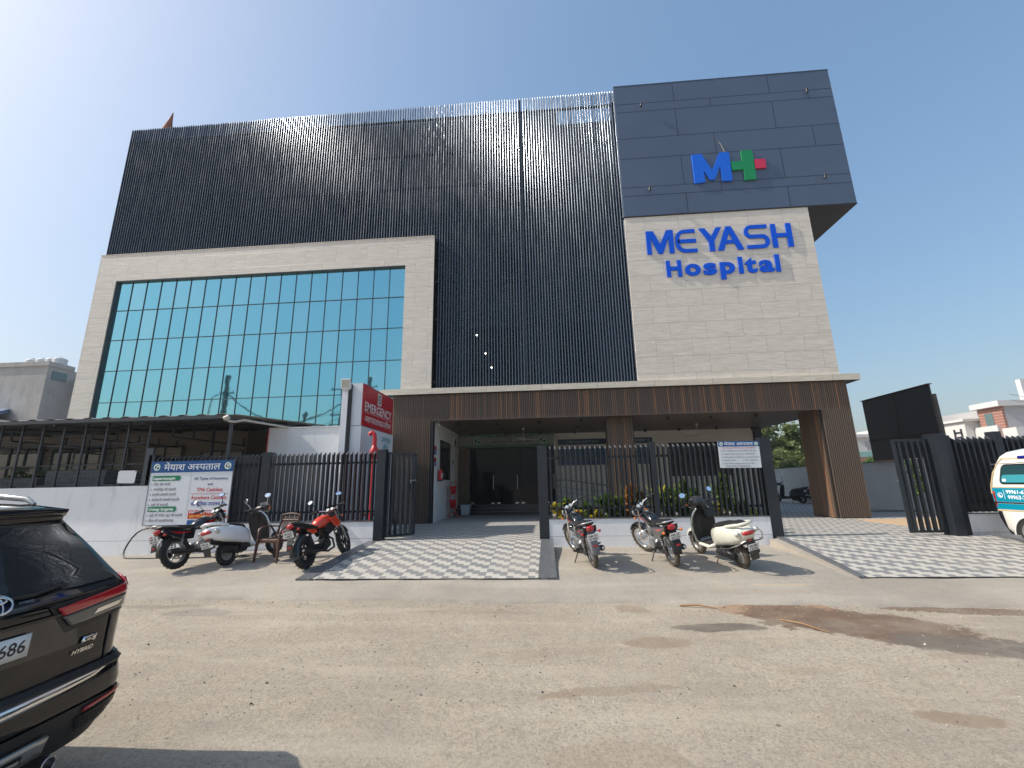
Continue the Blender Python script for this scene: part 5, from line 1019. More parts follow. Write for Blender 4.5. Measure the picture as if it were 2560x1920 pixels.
        for s_ in (-1,1):
            b=MB(); b.prism([(.36,.66),(.05,.70),(-.20,.73),(-.32,.76),(-.30,.68),(-.12,.58),(.08,.50),(.30,.50)],(0,s_*.09,0),X_,Z_,(0,s_*.035,0)); bevel(b.build('side_panel',P_,t),.014,3)
            b=MB(); b.prism([(.28,.63),(.02,.66),(-.2,.70),(-.02,.63)],(0,s_*.1265,0),X_,Z_,(0,s_*.002,0)); b.prism([(.50,.74),(.72,.80),(.84,.80),(.70,.755)],(0,s_*.134,0),X_,Z_,(0,s_*.004,0)); b.build('stripe_decal',M['redlens'],t)
        tl=(-.33,.72)
    # rear mudguard, lamp, plate
    b=MB(); v=[];n=12; rr=R+.045
    for i in range(n+1):
        a=rad(75+110*i/n)
        for yy,dz in ((-.075,-.03),(-.05,0),(.05,0),(.075,-.03)): v.append((math.cos(a)*(rr+dz),yy,R+math.sin(a)*(rr+dz)))
    b.add(v,[(i*4+j,(i+1)*4+j,(i+1)*4+j+1,i*4+j+1) for i in range(n) for j in range(3)],0,True)
    b.add([(tl[0]+.05,-.07,tl[1]-.02),(tl[0]+.05,.07,tl[1]-.02),(tl[0]-.07,.06,.50),(tl[0]-.07,-.06,.50),(tl[0]-.09,.065,.38),(tl[0]-.09,-.065,.38)],[(0,1,2,3),(3,2,4,5)]); o_=b.build('rear_mudguard',M[st.get('fender','black')],t); o_.modifiers.new('s','SOLIDIFY').thickness=.004
    b=MB(); b.ell((tl[0],0,tl[1]),.05,.075,.05,14,8); b.build('tail_light',M['redlens'],t)
    b=MB(); b.obox((tl[0]-.085,0,.44),(.012,.07,.03),(0,rad(-10),0)); b.build('reflector',M['redlens'],t)
    for s_ in (-1,1):
        b=MB(); b.tube([(tl[0]+.03,s_*.06,tl[1]-.06),(tl[0]+.02,s_*.14,tl[1]-.07)],.008,5); b.ell((tl[0]+.01,s_*.155,tl[1]-.07),.032,.026,.026,10,6,mi=1); b.build('rear_indicator',[bk,M['orangelens'] if st.get('amber') else M['redlens']],t)
    platem(t,(tl[0]-.075,0,tl[1]-.135),.20,.115,rad(-14),st['plate'])
    # grab rail, exhaust, shocks, stands, pegs, chain case
    if not st.get('sport'):
        b=MB(); b.tube([(-.02,.125,.77),(-.20,.15,.80),(-.36,.12,.83),(-.40,0,.84),(-.36,-.12,.83),(-.20,-.15,.80),(-.02,-.125,.77)],.012,7); b.build('grab_rail',M['chrome' if st.get('chromerail') else 'alloy'],t)
    e=MB(); e.tube([(.70,-.04,.47),(.80,-.07,.40),(.76,-.11,.24),(.50,-.14,.20),(.25,-.155,.25)],.02,8); e.tube([(.25,-.155,.25),(.15,-.16,.27),(-.18,-.165,.33),(-.24,-.165,.34)],[.022,.045,.05,.035],14); e.build('exhaust',bk,t)
    e=MB(); e.tube([(-.235,-.165,.339),(-.25,-.165,.341)],[.024,.024],12); e.build('exhaust_tip',M['steel'],t)
    for s_ in (-1,1):
        b=MB(); b.tube([(0,s_*.105,R+.02),(.10,s_*.115,.66)],[.012,.012],6)
        for k in range(9): b.torus((.02+.008*k,s_*.107,R+.09+.028*k),(.1,0,.36),.024,.005,12,5)
        b.build('shock_absorber',M['darkmetal'] if st.get('sport') else M['alloy'],t)
    b=MB(); b.tube([(.42,.14,.24),(.34,.30,.02),(.31,.33,.0)],[.012,.010,.016],6); b.build('side_stand',bk,t)
    for s_ in (-1,1): b=MB(); b.cyl((.36,s_*.13,.27),(.36,s_*.24,.27),.017,n=8); b.cyl((.10,s_*.13,.33),(.10,s_*.23,.36),.015,n=8); b.build('foot_peg',M['rubber'],t)
    b=MB(); b.prism([(-.10,.24),(-.10,.37),(.10,.39),(.45,.36),(.45,.28),(.1,.22)],(0,.085,0),X_,Z_,(0,.025,0)); b.build('chain_case',bk,t)
    if st.get('guard'): b=MB(); b.tube([(.80,0,.55),(.82,.22,.50),(.76,.26,.34),(.70,.12,.24),(.70,-.12,.24),(.76,-.26,.34),(.82,-.22,.50),(.80,0,.55)],.011,6); b.build('leg_guard',M['chrome'],t)
    if st.get('hugger'): 
        b=MB(); v=[];n=10; rr=R+.022
        for i in range(n+1):
            a=rad(95+100*i/n)
            for yy,dz in ((-.085,-.05),(-.06,0),(.06,0),(.085,-.05)): v.append((math.cos(a)*(rr+dz),yy,R+math.sin(a)*(rr+dz)))
        b.add(v,[(i*4+j,(i+1)*4+j,(i+1)*4+j+1,i*4+j+1) for i in range(n) for j in range(3)],0,True); b.build('tyre_hugger',mat('smoky_plastic',(.045,.055,.065),.3),t)
    return t
def scooter(lab,loc,rz,lean,paint,plate,opts={}):
    t=thing('scooter',lab,'scooter',loc,rz,rx=lean); P_=M[paint]; bk=M['black']; L=1.24; R=.215; fR=opts.get('fR',.24)
    wheel(t,0,R,R,.05,'disc',dust=opts.get('dust')); wheel(t,L,fR,fR,.048,'disc',dust=opts.get('dust'))
    # rear body: closed cowl
    b=MB(); b.loft(((.52,.44,.10,.12),(.46,.47,.155,.17),(.28,.52,.195,.19),(.05,.57,.21,.185),(-.15,.60,.205,.165),(-.30,.625,.165,.13),(-.38,.65,.11,.085),(-.42,.67,.05,.04)),24,0,3.0); bo=b.build('rear_body',P_,t)
    b=MB(); b.loft(((.55,.28,.10,.035),(.40,.33,.14,.06),(.1,.40,.15,.06),(-.2,.47,.12,.05),(-.34,.52,.07,.03)),16); b.build('under_cowl',bk,t)
    b=MB(); b.loft(((.46,.60,.09,.03),(.36,.675,.135,.055),(.15,.72,.15,.055),(-.02,.735,.14,.05),(-.12,.765,.14,.055),(-.25,.77,.11,.05),(-.32,.765,.06,.02)),18,0,2.7); b.build('seat',M['seat'],t)
    b=MB(); b.tube([(-.05,.165,.74),(-.2,.175,.775),(-.36,.13,.80),(-.41,0,.81),(-.36,-.13,.80),(-.2,-.175,.775),(-.05,-.165,.74)],.021,8,flat=1.2); b.build('grab_rail',P_ if opts.get('railpaint',1) else bk,t)
    # side decal, tail light
    for s_ in (-1,1):
        b=MB(); b.ell((-.27,s_*.145,.645),.13,.045,.05,14,8,rot=Matrix.Rotation(-.5*s_,3,'Z')@Matrix.Rotation(.25,3,'Y')); b.build('side_lamp',M['clear'],t)
    b=MB(); b.ell((-.385,0,.655),.06,.125,.042,16,8,rot=Matrix.Rotation(.2,3,'Y')); b.build('tail_light',M['redlens'],t)
    b=MB(); b.obox((-.36,0,.535),(.012,.08,.03)); b.build('reflector',M['redlens'],t)
    b=MB(); b.add([(-.33,-.08,.60),(-.33,.08,.60),(-.40,.085,.40),(-.40,-.085,.40),(-.38,.075,.22),(-.38,-.075,.22)],[(0,1,2,3),(3,2,4,5)]); o_=b.build('rear_mudguard',M[opts.get('fender','black')],t); o_.modifiers.new('s','SOLIDIFY').thickness=.005
    platem(t,(-.415,0,.43),.20,.11,rad(-14),plate)
    # engine pod, exhaust, kick start
    e=MB(); e.loft(((.42,.24,.05,.05,.12),(.3,.25,.06,.075,.13),(.1,.24,.06,.07,.13),(-.02,.22,.05,.06,.12)),14); e.obox((.28,-.02,.30),(.22,.16,.16),(0,0,0),bev=.03); e.cyl((.30,-.10,.28),(.30,-.14,.28),.09,n=18); e.build('engine',M['darkmetal'],t)
    e=MB(); e.tube([(.34,-.11,.22),(.22,-.14,.18),(.1,-.155,.22)],.014,7); e.tube([(.1,-.155,.22),(.04,-.165,.245),(-.22,-.17,.29),(-.26,-.17,.30)],[.02,.05,.052,.035],14); e.obox((-.1,-.22,.29),(.26,.012,.07),(0,rad(10),0),bev=.004); e.build('exhaust',bk,t)
    # floorboard and front apron (concave shell)
    b=MB(); b.loft(((.98,.33,.15,.035),(.88,.29,.19,.035),(.60,.285,.19,.035),(.48,.32,.16,.05)),16,0,3.5); b.build('floorboard',P_ if opts.get('floorpaint',1) else bk,t)
    mt=MB(); mt.box(.52,.90,-.15,.15,.322,.33); mt.build('foot_mat',M['rubber'],t)
    rows=((.26,1.02,.12),(.36,1.02,.20),(.50,1.00,.245),(.66,.975,.255),(.80,.945,.235),(.90,.92,.17),(.95,.90,.11)); v=[]; n=9
    for zz,xx,hw in rows:
        for j in range(n): a=(j/(n-1)-.5)*2; v.append((xx-.10*abs(a)**2.2,hw*a,zz))
    F_=[(i*n+j,i*n+j+1,(i+1)*n+j+1,(i+1)*n+j) for i in range(len(rows)-1) for j in range(n-1)]
    o_=MB().add(v,F_,0,True).build('front_apron',P_,t); o_.modifiers.new('s','SOLIDIFY').thickness=.02
    o_=MB().add([(a-.028 if abs(b_)<hwmax*1 else a-.02,b_*.94,c) for (a,b_,c),hwmax in zip(v,[1]*len(v))],F_,0,True).build('inner_leg_panel',bk,t); o_.modifiers.new('s','SOLIDIFY').thickness=.01
    b=MB(); b.tube([(.995,-.10,.26),(1.0,-.17,.36)] ,.008,5); 
    for s_ in (-1,1): b.tube([(xx-.10,s_*hw*1.0,zz) for zz,xx,hw in rows],.011,6)
    b.build('apron_trim',M['chrome'] if opts.get('chrometrim',1) else P_,t)
    # front mudguard + fork
    b=MB(); v=[];n2=12
    for i in range(n2+1):
        a=rad(15+150*i/n2); rr=fR+.035
        for yy,dz in ((-.075,-.06),(-.06,-.01),(0,0),(.06,-.01),(.075,-.06)): v.append((L+math.cos(a)*(rr+dz),yy,fR+math.sin(a)*(rr+dz)))
    b.add(v,[(i*5+j,(i+1)*5+j,(i+1)*5+j+1,i*5+j+1) for i in range(n2) for j in range(4)],0,True); b.build('front_mudguard',P_,t)
    b=MB(); 
    for s_ in (-1,1): b.tube([(L,s_*.075,fR),(L-.03,s_*.075,fR+.18),(L-.12,s_*.05,.62)],.02,7)
    b.build('front_fork',bk,t)
    # handlebar cowl, headlight, grips, levers
    b=MB(); b.loft(((1.12,.965,.07,.05),(1.05,.985,.13,.075),(.95,1.0,.15,.07),(.86,.995,.10,.045)),18,0,2.2); b.tube([(.93,-.12,1.0),(.88,-.22,1.02)],[.035,.022],8); b.tube([(.93,.12,1.0),(.88,.22,1.02)],[.035,.022],8); b.build('handlebar_cowl',bk,t); b=MB(); b.add([(1.10,-.12,1.03),(1.10,.12,1.03),(1.02,.09,1.13),(1.02,-.09,1.13)],[(0,1,2,3)]); b.build('visor',M['clear'] if not opts.get('wrap') else bk,t)
    if opts.get('wrap'):
        b=MB(); b.ell((.90,.02,1.06),.13,.15,.10,18,12,rot=Matrix.Rotation(.4,3,'Z')); b.ell((.84,-.07,1.0),.08,.09,.10,14,9); b.ell((.87,.10,1.10),.07,.08,.05,14,9); o_=b.build('wrapped_rain_cover',mat('creased_dark_vinyl',(.035,.035,.038),.33,bump=.8,bscale=14),t)
        bg_=MB(); bg_.obox((.86,-.16,.86),(.12,.24,.30),(0,.2,.1),bev=.04); bg_.build('hanging_bag',M['seat'],t)
    b=MB(); b.ell((1.115,0,.965),.035,.085,.055,16,8); b.build('headlight',M['clear'],t)
    for s_ in (-1,1):
        b=MB(); b.tube([(.885,s_*.21,1.02),(.86,s_*.34,1.025)],.017,8); b.tube([(.91,s_*.21,1.01),(.91,s_*.33,1.0)],.006,5); b.build('handle_grip',M['rubber'],t)
        b=MB(); b.ell((1.05,s_*.12,.985),.05,.03,.025,12,6); b.build('indicator',M['orangelens'],t)
        b0=(.90,s_*.20,1.03); b1=(.86,s_*.29,1.19); q=MB(); q.tube([b0,(.89,s_*.24,1.11),b1],.006,6); c=Vector(b1)+Vector((0,0,.04)); Rm=Matrix.Rotation(rad(110),3,'Y')@Matrix.Rotation(s_*.25,3,'X'); q.ell(c+Vector((.014,0,0)),.05,.06,.017,16,6,rot=Rm); mo=q.build('mirror',bk if not opts.get('pearlm') else P_,t)
        g=MB(); N=18; g.add([c+Rm@Vector((.045*math.cos(2*math.pi*i/N),.055*math.sin(2*math.pi*i/N),-.013)) for i in range(N)],[tuple(range(N))]); g.build('mirror_glass',M['mirror'],mo)
    b=MB(); b.tube([(.42,.10,.22),(.38,.26,.02),(.35,.29,0)],[.011,.01,.014],6); b.build('side_stand',bk if not opts.get('dust') else M['rust'],t)
    if opts.get('crash'):
        b=MB()
        for s_ in (-1,1): b.tube([(.18,s_*.15,.36),(.1,s_*.27,.38),(-.15,s_*.28,.42),(-.36,s_*.24,.50),(-.44,s_*.12,.56)],.011,6)
        b.tube([(-.36,-.24,.50),(-.44,-.2,.62),(-.42,-.14,.72)],.009,6); b.tube([(-.36,.24,.50),(-.44,.2,.62),(-.42,.14,.72)],.009,6); b.build('crash_bar',M['steel'],t)
    return t
def gz(y): return prof(y)
def place(fn,lab,x,y,head,lean,*a):
    """x,y: rear contact; head: heading angle; ground pitch follows the apron slope"""
    y2=y+1.27*math.sin(head); o_=fn(lab,(x,y,gz(y)),head,lean,*a)
    sl_=math.atan2(gz(y2)-gz(y),1.27); o_.rotation_mode='XYZ'; o_.rotation_euler=(lean,-sl_,head); return o_
ML=rad(-12)
place(motorcycle,'black motorcycle with faint red stripes parked in front of the big notice board',-7.05,8.33,rad(83),ML,dict(paint='blackpaint',wheel='alloy',plate=(('HR 26',.005,.035),('BC 4121',-.045,.035)),steer=.08,mirrors=(-1,1),hb=.06,rtw=.055,fender='black'))
place(scooter,'white scooter with dark apron parked between the black motorcycle and the brown chair',-6.22,8.55,rad(80),ML,'pearl',(('HR 26',.005,.035),('CD 8732',-.045,.035)),dict(pearlm=1))
place(motorcycle,'orange red and black sports motorcycle parked right of the brown plastic chair',-4.47,8.30,rad(83),ML,dict(paint='redpaint',wheel='alloyblack',sport=1,hugger=1,plate=(('HR 26 DN',.005,.035),('1487',-.045,.035)),steer=.22,rtw=.068,tw=.056,hb=.03))
place(motorcycle,'slim black commuter motorcycle nearest the granite kerb, just right of the ramp',.80,8.30,rad(100),ML,dict(paint='blackpaint',wheel='wire',plate=(('HR 51',.005,.035),('AV 6461',-.045,.035)),steer=.35,mirrors=(),hb=.06,dust=1,chromerail=1,fender='tgrey',chromefork=1))
place(motorcycle,'black motorcycle with amber indicator and wire wheels, left of the ivory scooter',2.19,8.34,rad(98),ML,dict(paint='blackpaint',wheel='wire',plate=(('HR 27',.005,.035),('B 6170',-.045,.035)),steer=.5,mirrors=(),hb=.06,amber=1,dust=1,chromerail=1,guard=1,chromefork=1))
place(scooter,'dusty ivory scooter with crash bars and wrapped handlebar at the right end of the row',3.30,8.22,rad(104),ML,'cream_paint',(('HR 80D',.005,.035),('1270',-.045,.035)),dict(crash=1,wrap=1,dust=1,fender='dustrub'))
o_=scooter('dark scooter parked in deep shade against the compound wall beyond the right pillar',(12.9,23.9,0),rad(128),ML,'blackpaint',(('HR 26',.005,.035),('7040',-.045,.035)),dict(railpaint=0,floorpaint=0))
# ---------------- chair
t=thing('plastic_chair','brown moulded plastic armchair with slatted back between white scooter and red motorcycle','chair',(-5.50,8.98,gz(9.0)),rad(-12)); m=M['brownpl']
# local: facing -y, width x
b=MB(); n=8; v=[]
for i in range(n+1):
    for j in range(n+1):
        x=(i/n-.5)*.50*(1-.06*j/n); y=-.22+.44*j/n; v.append((x,y,.42-.018*math.cos(math.pi*(i/n-.5))+.02*(1-j/n)**3-.015*(j/n)))
b.add(v,[(i*(n+1)+j,(i+1)*(n+1)+j,(i+1)*(n+1)+j+1,i*(n+1)+j+1) for i in range(n) for j in range(n)],0,True); o_=b.build('seat',m,t); o_.modifiers.new('s','SOLIDIFY').thickness=.012
b=MB(); b.box(-.255,.255,-.235,-.215,.36,.42); b.box(-.255,-.235,-.22,.2,.37,.42); b.box(.235,.255,-.22,.2,.37,.42); bevel(b.build('seat_apron',m,t),.006)
def bk_(z): return .20+.14*(z-.42)/.5
b=MB()
for k in range(11):
    x=-.17+.034*k; b.add([(x-.008,bk_(.47),.47),(x+.008,bk_(.47),.47),(x+.009,bk_(.76),.76),(x-.009,bk_(.76),.76),(x-.008,bk_(.47)+.012,.47),(x+.008,bk_(.47)+.012,.47),(x+.009,bk_(.76)+.012,.76),(x-.009,bk_(.76)+.012,.76)],[(0,1,2,3),(7,6,5,4),(0,4,5,1),(1,5,6,2),(2,6,7,3),(3,7,4,0)])
    b.add([(x-.008,bk_(.77),.77),(x+.008,bk_(.77),.77),(x+.008,bk_(.84),.84),(x-.008,bk_(.84),.84)],[(0,1,2,3)])
for s_ in (-1,1): b.tube([(s_*.235,bk_(.40),.40),(s_*.225,bk_(.6),.6),(s_*.215,bk_(.8),.8),(s_*.22,bk_(.9),.90)],[.03,.027,.025,.02],8,flat=.6)
b.tube([(-.235,bk_(.88)+.005,.86),(-.12,bk_(.9),.885),(0,bk_(.9),.895),(.12,bk_(.9),.885),(.235,bk_(.88)+.005,.86)],[.03,.035,.036,.035,.03],8,flat=.5); b.tube([(-.22,bk_(.765),.765),(.22,bk_(.765),.765)],.013,6); b.tube([(-.23,bk_(.46),.455),(.23,bk_(.46),.455)],.02,6)
b.build('backrest',m,t)
for s_ in (-1,1):
    b=MB(); b.tube([(s_*.23,bk_(.64),.64),(s_*.265,.05,.655),(s_*.275,-.14,.65),(s_*.27,-.22,.61),(s_*.262,-.235,.50),(s_*.262,-.235,.40)],[.02,.027,.03,.03,.027,.027],8,flat=.6); b.build('armrest',m,t)
    for y0,y1 in ((-.235,-.27),(.20,.25)):
        b=MB(); b.add([(s_*.262-.028,y0-.02,.42),(s_*.262+.02,y0-.02,.42),(s_*.262+.02,y0+.03,.42),(s_*.262-.028,y0+.03,.42),(s_*.275-.02,y1-.016,0),(s_*.275+.018,y1-.016,0),(s_*.275+.018,y1+.018,0),(s_*.275-.02,y1+.018,0)],[(0,1,2,3),(7,6,5,4),(0,4,5,1),(1,5,6,2),(2,6,7,3),(3,7,4,0)]); bevel(b.build('leg',m,t),.006)
# =====================================================================
#                        CARS
# =====================================================================
# --- black people carrier, rear towards +x. local frame: d forward (world -x), u right side (world +y), v up
XR,YC,GV=-2.70,2.13,-.46
def lerp(P,t):
    if t<=P[0][0]: return P[0][1]
    for (a,b),(c,d) in zip(P,P[1:]):
        if t<=c: return b+(d-b)*(t-a)/(c-a)
    return P[-1][1]
HWp=[(.20,.84),(.27,.88),(.40,.915),(.60,.92),(.66,.90),(.85,.905),(1.0,.905),(1.08,.895),(1.15,.865),(1.30,.80),(1.45,.725),(1.52,.69),(1.58,.64),(1.61,.55)]
DR=[(.20,.16),(.27,.09),(.40,.02),(.52,.0),(.62,.02),(.645,.055),(.70,.06),(.86,.055),(.95,.05),(1.03,.045),(1.08,.055),(1.13,.085),(1.18,.13),(1.35,.27),(1.45,.36),(1.49,.39),(1.52,.37),(1.56,.42),(1.59,.55),(1.61,.9)]
def half(v): return lerp(HWp,v)
def S_(u,v,off=0.):
    """rear surface point at lateral u, height v"""
    hw=half(v); q=min(1,abs(u)/hw); d=lerp(DR,v)+.07*q*q+.17*max(0,(q-.80)/.20)**2.2
    return Vector((XR-d+off,YC+u,GV+v))
SUV=thing('people_carrier','glossy black people carrier parked at the left edge with its red taillight towards the camera','car',(0,0,0))
BP=mat('black_car_paint',(.003,.0035,.006),.06,coat=.25,spec=.45)
# body skin: horizontal rings
vs_=[.20,.27,.34,.40,.46,.52,.58,.62,.645,.67,.74,.80,.86,.92,.97,1.0,1.04,1.08,1.105,1.13,1.155,1.18,1.24,1.30,1.36,1.41,1.45,1.49,1.505,1.52,1.54,1.56,1.58,1.595,1.61]
FR=[(.20,4.35),(.5,4.40),(.75,4.36),(.95,4.2),(1.05,3.5),(1.10,3.3),(1.2,3.1),(1.4,2.75),(1.52,2.5),(1.58,2.25),(1.61,1.9)]
us=[-1,-.985,-.96,-.93,-.89,-.84,-.78,-.65,-.5,-.33,-.16,0,.16,.33,.5,.65,.78,.84,.89,.93,.96,.985,1]
def car_skin(vs_,Sf,half,FR,XR,YC,GV,sd):
    V=[];n=None
    for v in vs_:
        hw=half(v); row=[Sf(u*hw,v) for u in us]; xr=row[-1].x; xf=XR-lerp(FR,v)
        for s in (.12,.3,.5,.7,.86): row.append(Vector((xr+(xf+.25-xr)*s,YC+hw*(1+.0*s),GV+v)))
        for u in (.96,.85,.6,.3,0,-.3,-.6,-.85,-.96): row.append(Vector((xf+.25*abs(u)**3,YC+u*hw,GV+v)))
        for s in (.86,.7,.5,.3,.12): row.append(Vector((xr+(xf+.25-xr)*s,YC-hw,GV+v)))
        n=len(row); V+=row
    F=[(i*n+j,i*n+(j+1)%n,(i+1)*n+(j+1)%n,(i+1)*n+j) for i in range(len(vs_)-1) for j in range(n)]
    F+=[tuple(range(n-1,-1,-1)),tuple((len(vs_)-1)*n+j for j in range(n))]
    return MB().add(V,F,0,True)
def patch(poly,off,nu=10,nv=8,Sf=None,th=None):
    """poly: 4 corners (u,v) bl,br,tr,tl in surface space, subdivided"""
    Sf=Sf or S_; V=[]; (a,b,c,d)=[Vector(p) for p in poly]
    for j in range(nv+1):
        for i in range(nu+1):
            p=(a*(1-i/nu)+b*(i/nu))*(1-j/nv)+(d*(1-i/nu)+c*(i/nu))*(j/nv); V.append(Sf(p.x,p.y,off))
    n=nu+1; return V,[(j*n+i,j*n+i+1,(j+1)*n+i+1,(j+1)*n+i) for j in range(nv) for i in range(nu)]
body=car_skin(vs_,S_,half,FR,XR,YC,GV,1).build('body',BP,SUV)
def P_add(name,polys,off,m,par=SUV,nu=10,nv=6,sm=True,thick=0):
    mb=MB()
    for p in polys: V,F=patch(p,off,nu,nv); mb.add(V,F,0,sm)
    o_=mb.build(name,m,par)
    if thick: q=o_.modifiers.new('s','SOLIDIFY'); q.thickness=thick; q.offset=0
    return o_
gl=mat('rear_window_tint',(.006,.009,.011),.03,spec=.7,coat=1.)
P_add('rear_window',[[(-.70,1.10),(.70,1.125),(.60,1.47),(-.60,1.46)]],.006,gl,nu=20,nv=12)
# reflection free interior hint: side opening seen through the tinted glass stays dark
P_add('tailgate_ridge',[[(-.80,1.045),(.70,1.09),(.72,1.115),(-.80,1.075)]],.012,mat('polished_black_ridge',(.03,.032,.04),.05,.4,coat=1.),nu=24,nv=4)
# taillights: red upper band, smoked clear lower band, wrapping on the side
rl=mat('taillight_red',(.42,.008,.018),.1,coat=1.); sm_=mat('smoked_lens',(.09,.085,.08),.12,coat=1.)
for s_ in (1,-1):
    f=lambda P: [(s_*a,b) for a,b in P] if s_==1 else [(s_*P[1][0],P[1][1]),(s_*P[0][0],P[0][1]),(s_*P[3][0],P[3][1]),(s_*P[2][0],P[2][1])]
    tl_=P_add('tail_light',[f([(.36,.985),(.895,1.035),(.892,1.09),(.32,1.03)]),f([(.80,1.075),(.893,1.08),(.886,1.125),(.83,1.115)])],.016,rl,nu=26,thick=.012)
    P_add('reversing_lens',[f([(.42,.915),(.90,.955),(.896,1.026),(.36,.977)])],.013,sm_,tl_,nu=26,thick=.01)
    P_add('lens_surround',[f([(.40,.885),(.903,.925),(.893,1.105),(.28,1.045)])],.006,M['black'],tl_,nu=26)
    P_add('chrome_reflector',[f([(.55,.945),(.72,.96),(.74,.985),(.57,.97)])],.022,M['chrome'],tl_,nu=5,nv=2)
# side wrap of the right lamp
b=MB(); yy=YC+.915
b.add([(XR-.20,yy-.012,GV+1.035),(XR-.42,yy-.006,GV+1.05),(XR-.36,yy-.012,GV+1.09),(XR-.22,yy-.022,GV+1.092)],[(0,1,2,3)]); b.build('lamp_side_wrap',rl,SUV)
# panel gap between tailgate and quarter panel
for s_ in (-1,1):
    mb=MB(); mb.tube([S_(s_*.70,v,.004) for v in [.66+.03*i for i in range(15)]],.0045,5); mb.build('tailgate_gap',M['joint'],SUV)
# plate recess, plate
P_add('plate_recess',[[(-.55,.80),(.50,.80),(.44,.985),(-.50,.985)]],.005,M['blackpaint'],nu=12)
P_add('garnish_crease',[[(-.7,.985),(.40,.985),(.36,1.0),(-.7,1.0)]],.016,BP,nu=16,nv=2)
pl=P_add('number_plate',[[(-.29,.835),(.205,.835),(.205,.945),(-.29,.945)]],.022,M['plate'],nu=8,nv=2,thick=.004)
def surf_text(s,u0,v0,h,w_,off,m,par,bold=.01,slant=0,align='L',name='lettering'):
    V,F=text_geo(s,bold,0); A=np.array(V); x0,x1=A[:,0].min(),A[:,0].max(); y0,y1=A[:,1].min(),A[:,1].max(); me=MB()
    VV=[]
    for q in V:
        a=(q[0]-x0)/(x1-x0)*w_; c=(q[1]-y0)/(y1-y0)*h
        if align=='R': a-=w_
        VV.append(S_(u0+a+slant*c,v0+c,off))
    me.add(VV,F); return me.build(name,m,par)
surf_text('HR26FH3686',-.27,.86,.062,.455,.026,M['ink'],pl,bold=.012)
# 'VX' badge and 'HYBRID'
P_add('trim_badge',[[(.515,.79),(.605,.79),(.615,.825),(.525,.825)]],.010,M['chrome'],nu=4,nv=2,thick=.004)
surf_text('VX',.530,.797,.021,.065,.016,M['ink'],SUV,slant=.25,name='badge_lettering'); surf_text('HYBRID',.47,.745,.022,.13,.010,M['chrome'],SUV,slant=.3,name='badge_lettering',bold=.02)
# oval emblem on the tailgate ridge
mb=MB()
def oval(cu,cv,ru,rv,w_,off=.03,N=28):
    V=[]
    for i in range(N):
        a=2*math.pi*i/N; V+=[S_(cu+ru*math.cos(a),cv+rv*math.sin(a),off),S_(cu+(ru-w_)*math.cos(a),cv+(rv-w_)*math.sin(a),off)]
    mb.add(V,[(2*i,2*((i+1)%N),2*((i+1)%N)+1,2*i+1) for i in range(N)],0,True)
oval(.03,1.115,.068,.045,.009); oval(.03,1.115,.022,.043,.007,.032); oval(.03,1.135,.045,.018,.007,.034); o_=mb.build('oval_emblem',M['chrome'],SUV); o_.modifiers.new('s','SOLIDIFY').thickness=.006
surf_text('HYBRID',.125,1.10,.012,.07,.028,M['chrome'],SUV,bold=.02,name='badge_lettering')
# bumper: chrome strip, step, reflector, honeycomb, skid, exhaust
P_add('bumper_step',[[(-.88,.625),(.90,.625),(.885,.66),(-.87,.66)]],.022,mat('matt_black_bumper',(.012,.012,.013),.45),nu=26,nv=3,thick=.02)
P_add('chrome_strip',[[(-.68,.515),(.60,.595),(.72,.632),(-.68,.618)]],.010,M['chrome'],nu=20,nv=3,thick=.006)
P_add('lower_bumper',[[(-.86,.22),(.86,.22),(.895,.47),(-.895,.47)]],.012,M['seat'],nu=24,nv=6)
P_add('fog_recess',[[(.58,.32),(.86,.33),(.87,.44),(.52,.40)]],.018,M['black'],nu=8,nv=3)
mb=MB()
for i in range(7):
    for j in range(4): c=S_(.53+.03*i+.015*(j%2),.335+.022*j,.022); mb.torus(c,(1,0,0),.010,.0022,6,4)
mb.build('honeycomb_mesh',M['joint'],SUV)
P_add('rear_reflector',[[(.55,.425),(.80,.455),(.81,.472),(.56,.445)]],.022,M['redlens'],nu=6,nv=2,thick=.006)
sk=mat('satin_silver_skid',(.42,.42,.41),.3,.7)
P_add('skid_plate',[[(-.45,.30),(.38,.30),(.36,.40),(-.45,.40)]],.030,sk,nu=12,nv=3,thick=.02); P_add('skid_slot',[[(-.35,.315),(.27,.315),(.25,.365),(-.35,.365)]],.045,M['black'],nu=8,nv=2); P_add('skid_bar',[[(-.3,.325),(.24,.325),(.235,.350),(-.3,.350)]],.055,sk,nu=8,nv=2,thick=.01)
b=MB(); b.cyl((XR-.22,YC+.42,GV+.235),(XR-.03,YC+.42,GV+.235),.037,n=20,caps=False); b.ring((XR-.03,YC+.42,GV+.235),(1,0,0),.035,[(-.004,-.003),(.004,-.003),(.004,.003),(-.004,.003)],20); b.cyl((XR-.12,YC+.42,GV+.235),(XR-.115,YC+.42,GV+.235),.034,n=16); b.build('exhaust_tip',M['steel'],SUV)
